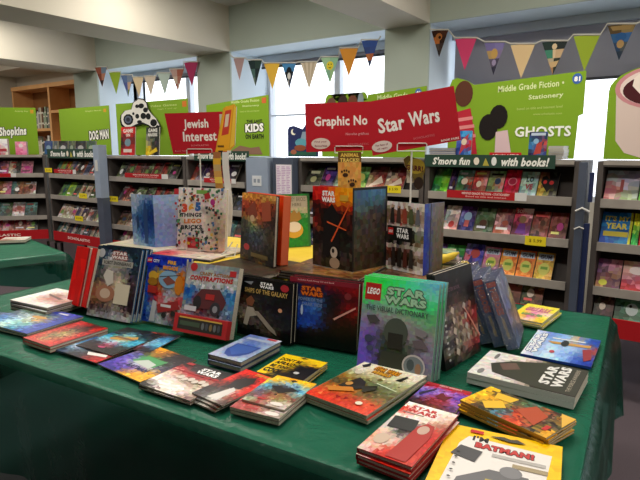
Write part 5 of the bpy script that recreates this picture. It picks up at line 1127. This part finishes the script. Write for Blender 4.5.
# small easel card with red badge in front of it and a wire easel
r = empty('wire_easel', atz(226, 256, RT)); tag(r, 'clear wire easel in front of the colourful brick idea book', 'easel')
mb = MB(); mb.use(M['wire']); mb.tube([(-.05, .0, .006), (-.03, -.03, .004), (.0, -.04, .004), (.03, -.03, .004), (.05, .0, .006), (.04, .03, .05)], .0025, 6); mb.build('front_wire', None, r)
mb = MB(); mb.use(M['wire']); mb.tube([(-.05, 0, .006), (-.055, .02, .05)], .0025, 6); mb.tube([(.0, -.04, .004), (.012, .0, .03), (.02, .02, .06)], .0025, 6); mb.build('back_wire', None, r)
a = atz(194, 249, RT + .012)
mb = MB(); mb.use(M['print']); mb.box((0, 0, 0), (.07, .003, .065), 'd8ccc8'); f = Face(mb, (0, -.0002, 0), (.07, 0, 0), (0, 0, .065)); f.rect(.06, .08, .94, .8, 'a8242c'); f.ell(.5, .45, .22, .22, 'c85058', 12)
o = mb.build('easel_card'); o.location = (a.x, a.y - .04, RT + .0112); o.rotation_euler = (0, 0, R(12)); tag(o, 'small white and red card in front of the brick idea book', 'card')

# yellow folded bag and flat stacks at the riser's right end
for i in range(5):
    rflat('paperback_book', 'magazine in the pile behind the blue wrapped sets, %s' % ORD[i], 1.52 + rnd.uniform(-.01, .01), 1.0 + rnd.uniform(-.008, .008), .19, .22, .007, 14 + rnd.uniform(-5, 5),
          [['a8a0a0 706870', '806870 a89898'], ['507860 a0a890', '88a080 486050'], ['b0a8a8 905868', '786878 b8b0b0']][i % 3], z=RT + i * .0078, spine=['908888', '587058', '8a6070', 'a8a4a0', '605868'][i], seed=70 + i, contrast=.15, nx=8, ny=8, group='magazines piled behind the wrapped sets')
mb = MB(); mb.use(M['yellow']); mb.smooth = True
pts = []
nL, nR = 10, 12
for j in range(nL + 1):
    s = j / nL; rad = .026 * math.sin(PI * min(1, s * .9 + .1)) ** .6 * (1 - .35 * s) + .002
    cx = s * .20; cz = .024 + .028 * s + .01 * math.sin(s * 7); cyy = .02 * math.sin(s * 4)
    for q in range(nR):
        a_ = 2 * PI * q / nR; rr_ = rad * (1 + .22 * math.sin(3 * a_ + s * 9) + .1 * math.sin(5 * a_ + 20 * s))
        mb.v.append((cx, cyy + rr_ * math.cos(a_) * 1.3, cz + rr_ * math.sin(a_)))
for j in range(nL):
    for q in range(nR):
        q2 = (q + 1) % nR; mb.f.append((j*nR+q, j*nR+q2, (j+1)*nR+q2, (j+1)*nR+q)); mb.c.append('888'); mb.m.append(0)
mb.f.append(tuple(range(nR))); mb.f.append(tuple(reversed(range(nL*nR, nL*nR+nR)))); mb.c += ['888']*2; mb.m += [0, 0]
o = mb.build('paper_wrap'); p = W(1.55, .93, RT + .004); o.location = p; o.rotation_euler = (0, 0, R(50)); tag(o, 'crumpled yellow paper wrap lying beside the white figure grid book', 'paper')

# ---- sign stands rising from the riser
def wire_sign(name, lab, pole_px, base_v, top_py, sw, sh, bend, art, frame_w, tilt=0, dx=0, cz=None, color='b01e2a', frame_px=None, trap=0):
    # foot of the pole stands on the riser at depth v
    pass
def sign_stand(lab, foot, zfoot, ztop, psize, dx, dz, tilt, ops, face, trap=0, loopw=.095):
    """foot: world point; psize: panel width, height; dx, dz: panel centre against pole top"""
    r = empty('sign_stand', (foot.x, foot.y, zfoot), face); tag(r, lab, 'sign')
    mb = MB(); mb.use(M['wire']); mb.tube([(-.05, -.04, .003), (.05, -.04, .003), (.05, .04, .003), (-.05, .04, .003), (-.05, -.04, .003)], .0025, 6); mb.tube([(-.05, 0, .004), (.05, 0, .004)], .0025, 6); mb.build('base', None, r)
    H = ztop - zfoot
    mb = MB(); mb.use(M['wire']); mb.tube([(0, 0, .003), (0, 0, H)], .0034, 8); mb.build('pole', None, r)
    mb = MB(); mb.use(M['wire']); hw_ = loopw / 2
    mb.tube([(-hw_, -.006, H), (-hw_, -.006, H + .024), (-hw_ + .004, -.006, H + .028), (hw_ - .004, -.006, H + .028), (hw_, -.006, H + .024), (hw_, -.006, H), (-hw_, -.006, H)], .0022, 6)
    mb.tube([(-hw_, 0.003, H), (hw_, 0.003, H)], .0022, 6); mb.build('wire_frame', None, r)
    w, h = psize
    mb = MB(); mb.use(M['matte'])
    T = Matrix.Translation((dx, 0, H + dz)) @ Matrix.Rotation(R(-tilt), 4, 'Y')
    P = [T @ V(p) for p in ((-w/2 + trap, -.002, -h/2), (w/2 - trap, -.002, -h/2), (w/2, -.002, h/2), (-w/2, -.002, h/2))]
    mb.prism(P, (T.to_3x3() @ V((0, .003, 0))), 'b41c2a', 'a01824')
    O = T @ V((-w/2, -.0022, -h/2)); f = Face(mb, O, T.to_3x3() @ V((w, 0, 0)), T.to_3x3() @ V((0, 0, h))); f.run(ops)
    mb.build('sign_panel', None, r)
    return r
def pole_at(px, py, v, z):          # point of the pole at table depth v seen at pixel column px
    # solve along u
    best = None
    lo, hi = 0.0, 2.0
    for _ in range(40):
        mid = (lo + hi) / 2; p = W(mid, v, z); d = p - EYE
        x = 320 + FPX * d.dot(_R) / d.dot(_F)
        if x < px: lo = mid
        else: hi = mid
    return W(lo, v, z)
def z_at(p, py):                    # height above p that shows at pixel row py
    lo, hi = .5, 2.5
    for _ in range(40):
        mid = (lo + hi) / 2; d = V((p.x, p.y, mid)) - EYE
        y = 240 - FPX * d.dot(_U) / d.dot(_F)
        if y > py: lo = mid
        else: hi = mid
    return lo
FACE = R(30)
p1 = pole_at(203, 155, 1.02, RT); zt1 = z_at(p1, 155)
k1 = (p1 - EYE).dot(_F) / FPX
sign_stand('red sign reading Jewish Interest on a white wire pole at the left of the riser', p1, RT, zt1, (68*k1, 39*k1), 1*k1, (155-134)*k1, 1.5, [
  ('text', 'Jewish', .27, .16, .63, .44, 'f0ece8', .03), ('text', 'Interest', .25, .46, .74, .70, 'f0ece8', .03), ('text', 'SCHOLASTIC', .36, .78, .62, .82, 'd88088', .02), ('text', 'Book Fairs', .12, .91, .3, .94, 'd88088', .02)], FACE, trap=6*k1, loopw=25*k1)
p2 = pole_at(348, 155, 1.12, RT); zt2 = z_at(p2, 153); k2 = (p2 - EYE).dot(_F) / FPX
sign_stand('red sign reading Graphic Novels partly behind the tilted red sign', p2, RT, zt2, (92*k2, 46*k2), 4*k2, 25*k2, 1.5, [
  ('text', 'Graphic Novels', .09, .27, .83, .53, 'f0ece8', .03), ('text', 'Novelas gr\u00e1ficas', .42, .62, .66, .69, 'd89098', .02), ('text', 'SCHOLASTIC', .44, .84, .66, .88, 'c86870', .02), ('ell', .155, .83, .1, .115, 'd8cac4', 20), ('text', 'Find your', .09, .77, .22, .82, '8a4048', .02), ('text', 'favourites', .09, .85, .22, .9, '8a4048', .02)], FACE, loopw=27*k2)
p3 = pole_at(408.5, 155, .98, RT); zt3 = z_at(p3, 151); k3 = (p3 - EYE).dot(_F) / FPX
sign_stand('tilted red sign reading Star Wars on a white wire pole at the centre', p3, RT, zt3, (85*k3, 51*k3), 0*k3, 28*k3, 10, [
  ('text', 'Star', .11, .34, .41, .62, 'f0ece8', .03), ('text', 'Wars', .46, .33, .80, .60, 'f0ece8', .03), ('text', 'SCHOLASTIC', .48, .80, .72, .84, 'c86870', .02), ('ell', .12, .86, .115, .105, 'd8cac4', 20), ('text', 'For fans of', .05, .81, .19, .85, '8a4048', .02), ('text', 'all ages', .06, .88, .18, .92, '8a4048', .02), ('text', 'BOOK FAIRS', .78, .93, .98, .97, 'f0dcd8', .03)], FACE, loopw=28*k3)
# small books clipped high on the poles
def clipped(name, lab, p, dy, px0, px1, py0, py1, rows, ops, t=.012, yaw=0, outline=None, cat='book', col='444'):
    q = V((p.x, p.y, 0)) + V((_F0.x, _F0.y, 0)) * dy
    k = (V((q.x, q.y, 1.3)) - EYE).dot(_F) / FPX; w = (px1 - px0) * k; zt = z_at(q, py0); zb = z_at(q, py1); h = zt - zb
    cx = ((px0 + px1) / 2 - (320 + FPX * (V((q.x, q.y, 1.3)) - EYE).dot(_R) / (V((q.x, q.y, 1.3)) - EYE).dot(_F))) * k
    o_ = q + _R * cx
    r = empty(name, (o_.x, o_.y, zb), YAW + yaw); tag(r, lab, cat)
    mb = MB(); mb.use(M['print'])
    if outline:
        P = [V(((u - .5) * w, 0, (1 - v) * h)) for u, v in outline]; nn = V((0, 0, 0))
        for i in range(len(P)): nn += P[i].cross(P[(i+1) % len(P)])
        if nn.y > 0: P.reverse()
        mb.prism(P, V((0, t, 0)), col, 'b8b0a0')
        f = Face(mb, (-w/2, -.0002, 0), (w, 0, 0), (0, 0, h)); f.run(ops)
    else:
        mb.box((-w/2, 0, 0), (w/2, t, h), col); f = Face(mb, (-w/2, -.0002, 0), (w, 0, 0), (0, 0, h)); f.grid(rows, 8, 10, 3, .05); f.run(ops)
    mb.build('cover', None, r)
    mb = MB(); mb.use(M['paper']); mb.box((-w*.30, t, h*.2), (w*.30, t + .004, h*.8)); mb.build('pages', None, r)
    return r
paw = []
for cx, cy in ((.32, .62), (.62, .88)):
    paw += [('ell', cx, cy, .12, .06, '3a2418', 10)] + [('ell', cx - .15 + .1*i, cy - .09 - (.03 if i in (1, 2) else 0), .04, .035, '3a2418', 8) for i in range(4)]
clipped('clipped_book', 'tan book with dark paw prints reading ANIMAL TRACKS, clipped high at the centre', p2, -.05, 338, 361, 152, 189, ['c8a068 c8a068', 'c49c64 cca46c', 'c49a60 c89e66'], [('rect', 0, .0, 1, .27, '6a5020'), ('text', 'ANIMAL', .1, .03, .9, .13, 'e8c860', .05), ('text', 'TRACKS!', .08, .16, .92, .27, 'e8d070', .05)] + paw, col='8a6a40')
clipped('clipped_book', 'small yellow and brown oval book beside the centre pole', p3, .03, 403, 425, 155, 190, None, [('pg', arc(.58, .32, .40, .22, 0, 360, 18), 'a8942c'), ('ell', .72, .80, .22, .18, '2c1c14', 14), ('text', 'GRRR!', .12, .26, .9, .42, '5a1c18', .05, 0, -.06)], outline=[(0, .12), (.2, .02), (.6, .1), (.95, .22), (1, .45), (.9, .62), (.95, .8), (.8, .98), (.62, .96), (.5, .7), (.3, .5), (.08, .3)], col='6a5a20')
ps = pole_at(226, 150, .88, RT)
r = clipped('clipped_book', 'slanting yellow boxed kit with a red panel in front of the red left sign', ps, 0, 216, 238, 104, 152, None,
  [('pg', [(.52, .05), (.86, .03), (.62, .92), (.06, .98)], 'e8a828'), ('pg', [(.50, .14), (.78, .11), (.62, .62), (.30, .66)], 'c84030'), ('pg', [(.52, .22), (.68, .2), (.6, .46), (.44, .48)], 'd8c8b0'), ('pg', [(.9, .03), (.98, .08), (.86, .84), (.66, .92)], 'e8c040'), ('rect', .12, .86, .4, .9, '6a4818')],
  t=.03, outline=[(.42, .08), (.9, 0), (1, .05), (.88, .86), (.66, .98), (.0, 1.0)], col='d8a028', yaw=R(4))
# the strap and the clear strip that hang from it
for nm, lb, x0, x1, y0, y1, rows, m in (('hanging_strap', 'yellow decorated strap hanging below the slanting yellow kit', 214.5, 222, 152, 238, None, 'print'), ('hanging_strip', 'narrow clear grey strip hanging beside the yellow strap', 223.5, 230, 152, 236, None, 'wire')):
    q = V((ps.x, ps.y, 0)) - V((_F0.x, _F0.y, 0)) * .02; d = V((q.x, q.y, 1.3)) - EYE; k = d.dot(_F) / FPX; sx = 320 + FPX * d.dot(_R) / d.dot(_F)
    zt = z_at(q, y0); zb = max(z_at(q, y1), RT + .012); r = empty(nm, q + _R * ((x0 + x1) / 2 - sx) * k + V((0, 0, zb)), YAW); tag(r, lb, 'strap')
    w = (x1 - x0) * k; h = zt - zb; mb = MB(); mb.use(M[m])
    n = 14
    for i in range(n):
        a0 = i / n; a1 = (i + 1) / n; s0 = .010 * math.sin(a0 * 5) + .014 * (a0 - .5); s1 = .010 * math.sin(a1 * 5) + .014 * (a1 - .5)
        c = ['d8b030', 'a87838', 'e0c050', 'c89850', 'b8a070', 'd8a838', 'a06840'][i % 7]
        P = [V((-w/2 + s0, 0, a0*h)), V((w/2 + s0, 0, a0*h)), V((w/2 + s1, 0, a1*h)), V((-w/2 + s1, 0, a1*h))]
        mb.prism(P, V((0, .0015, 0)), c)
    mb.build('band', None, r)
    mb = MB(); mb.use(M['black' if m == 'print' else 'wire']); mb.box((-w*.3 + .012, .002, h - .004), (w*.3 + .012, .006, h + .006)); mb.build('clip', None, r)

# ---- books on the small left table
def W2z(a, z): return atz(*a, z)
for i, (a, c, h, lb, rows) in enumerate((((-2, 243.5), (26, 242.5), .16, 'thin white topped book on the small left table, at its right edge', ['c8c4bc d0ccc4', '8a6a60 c8c0b8']), ((-38, 240), (-16, 240), .14, 'dark magazine on the small left table beside the white topped book', ['5a6058 384838', '686c60 505850']))):
    b = book('paperback_book', lb, W_of(a, c, TZ + .02), h, .018, rows, spine='a09890', seed=90 + i)
    put(b, frame_m(atz(*a, TZ + .0015), atz(*c, TZ) - atz(*a, TZ)))

# ================================================================== LIGHT, WORLD, CAMERA
wd = bpy.data.worlds.new('overcast'); S.world = wd; wd.use_nodes = True
bg = wd.node_tree.nodes['Background']; bg.inputs['Color'].default_value = (.90, .94, 1, 1); bg.inputs['Strength'].default_value = 2.6
def area(name, loc, sx, sy, power, col, rot=(0, 0, 0)):
    l = bpy.data.lights.new(name, 'AREA'); l.shape = 'RECTANGLE'; l.size = sx; l.size_y = sy; l.energy = power; l.color = col
    o = bpy.data.objects.new(name, l); COL.objects.link(o); o.location = loc; o.rotation_euler = rot; return o
WARM = (1, .93, .83)
for nm, x in (('a', -8.3), ('b', -5.7), ('c', -3.3), ('d', -.9), ('e', 1.8)):
    for y, pw in ((-1.6, 4), (1.0, 27), (2.9, 27)):
        area('ceiling_lamp', (x, y, ZC - .02), 1.1, .35, pw, WARM)
cd = bpy.data.cameras.new('camera'); cd.sensor_width = 36; cd.lens = 36 * FPX / 640; cd.clip_start = .05
cam = bpy.data.objects.new('camera', cd); COL.objects.link(cam)
m3 = Matrix((_R, _U, -_F)).transposed(); cam.matrix_world = Matrix.Translation(EYE) @ m3.to_4x4()
S.camera = cam
S.view_settings.view_transform = 'Standard'; S.view_settings.look = 'None'; S.view_settings.gamma = 1; S.view_settings.use_curve_mapping = False
S.view_settings.exposure = 0
for o in bpy.data.objects:
    if '_t' in o: del o['_t']
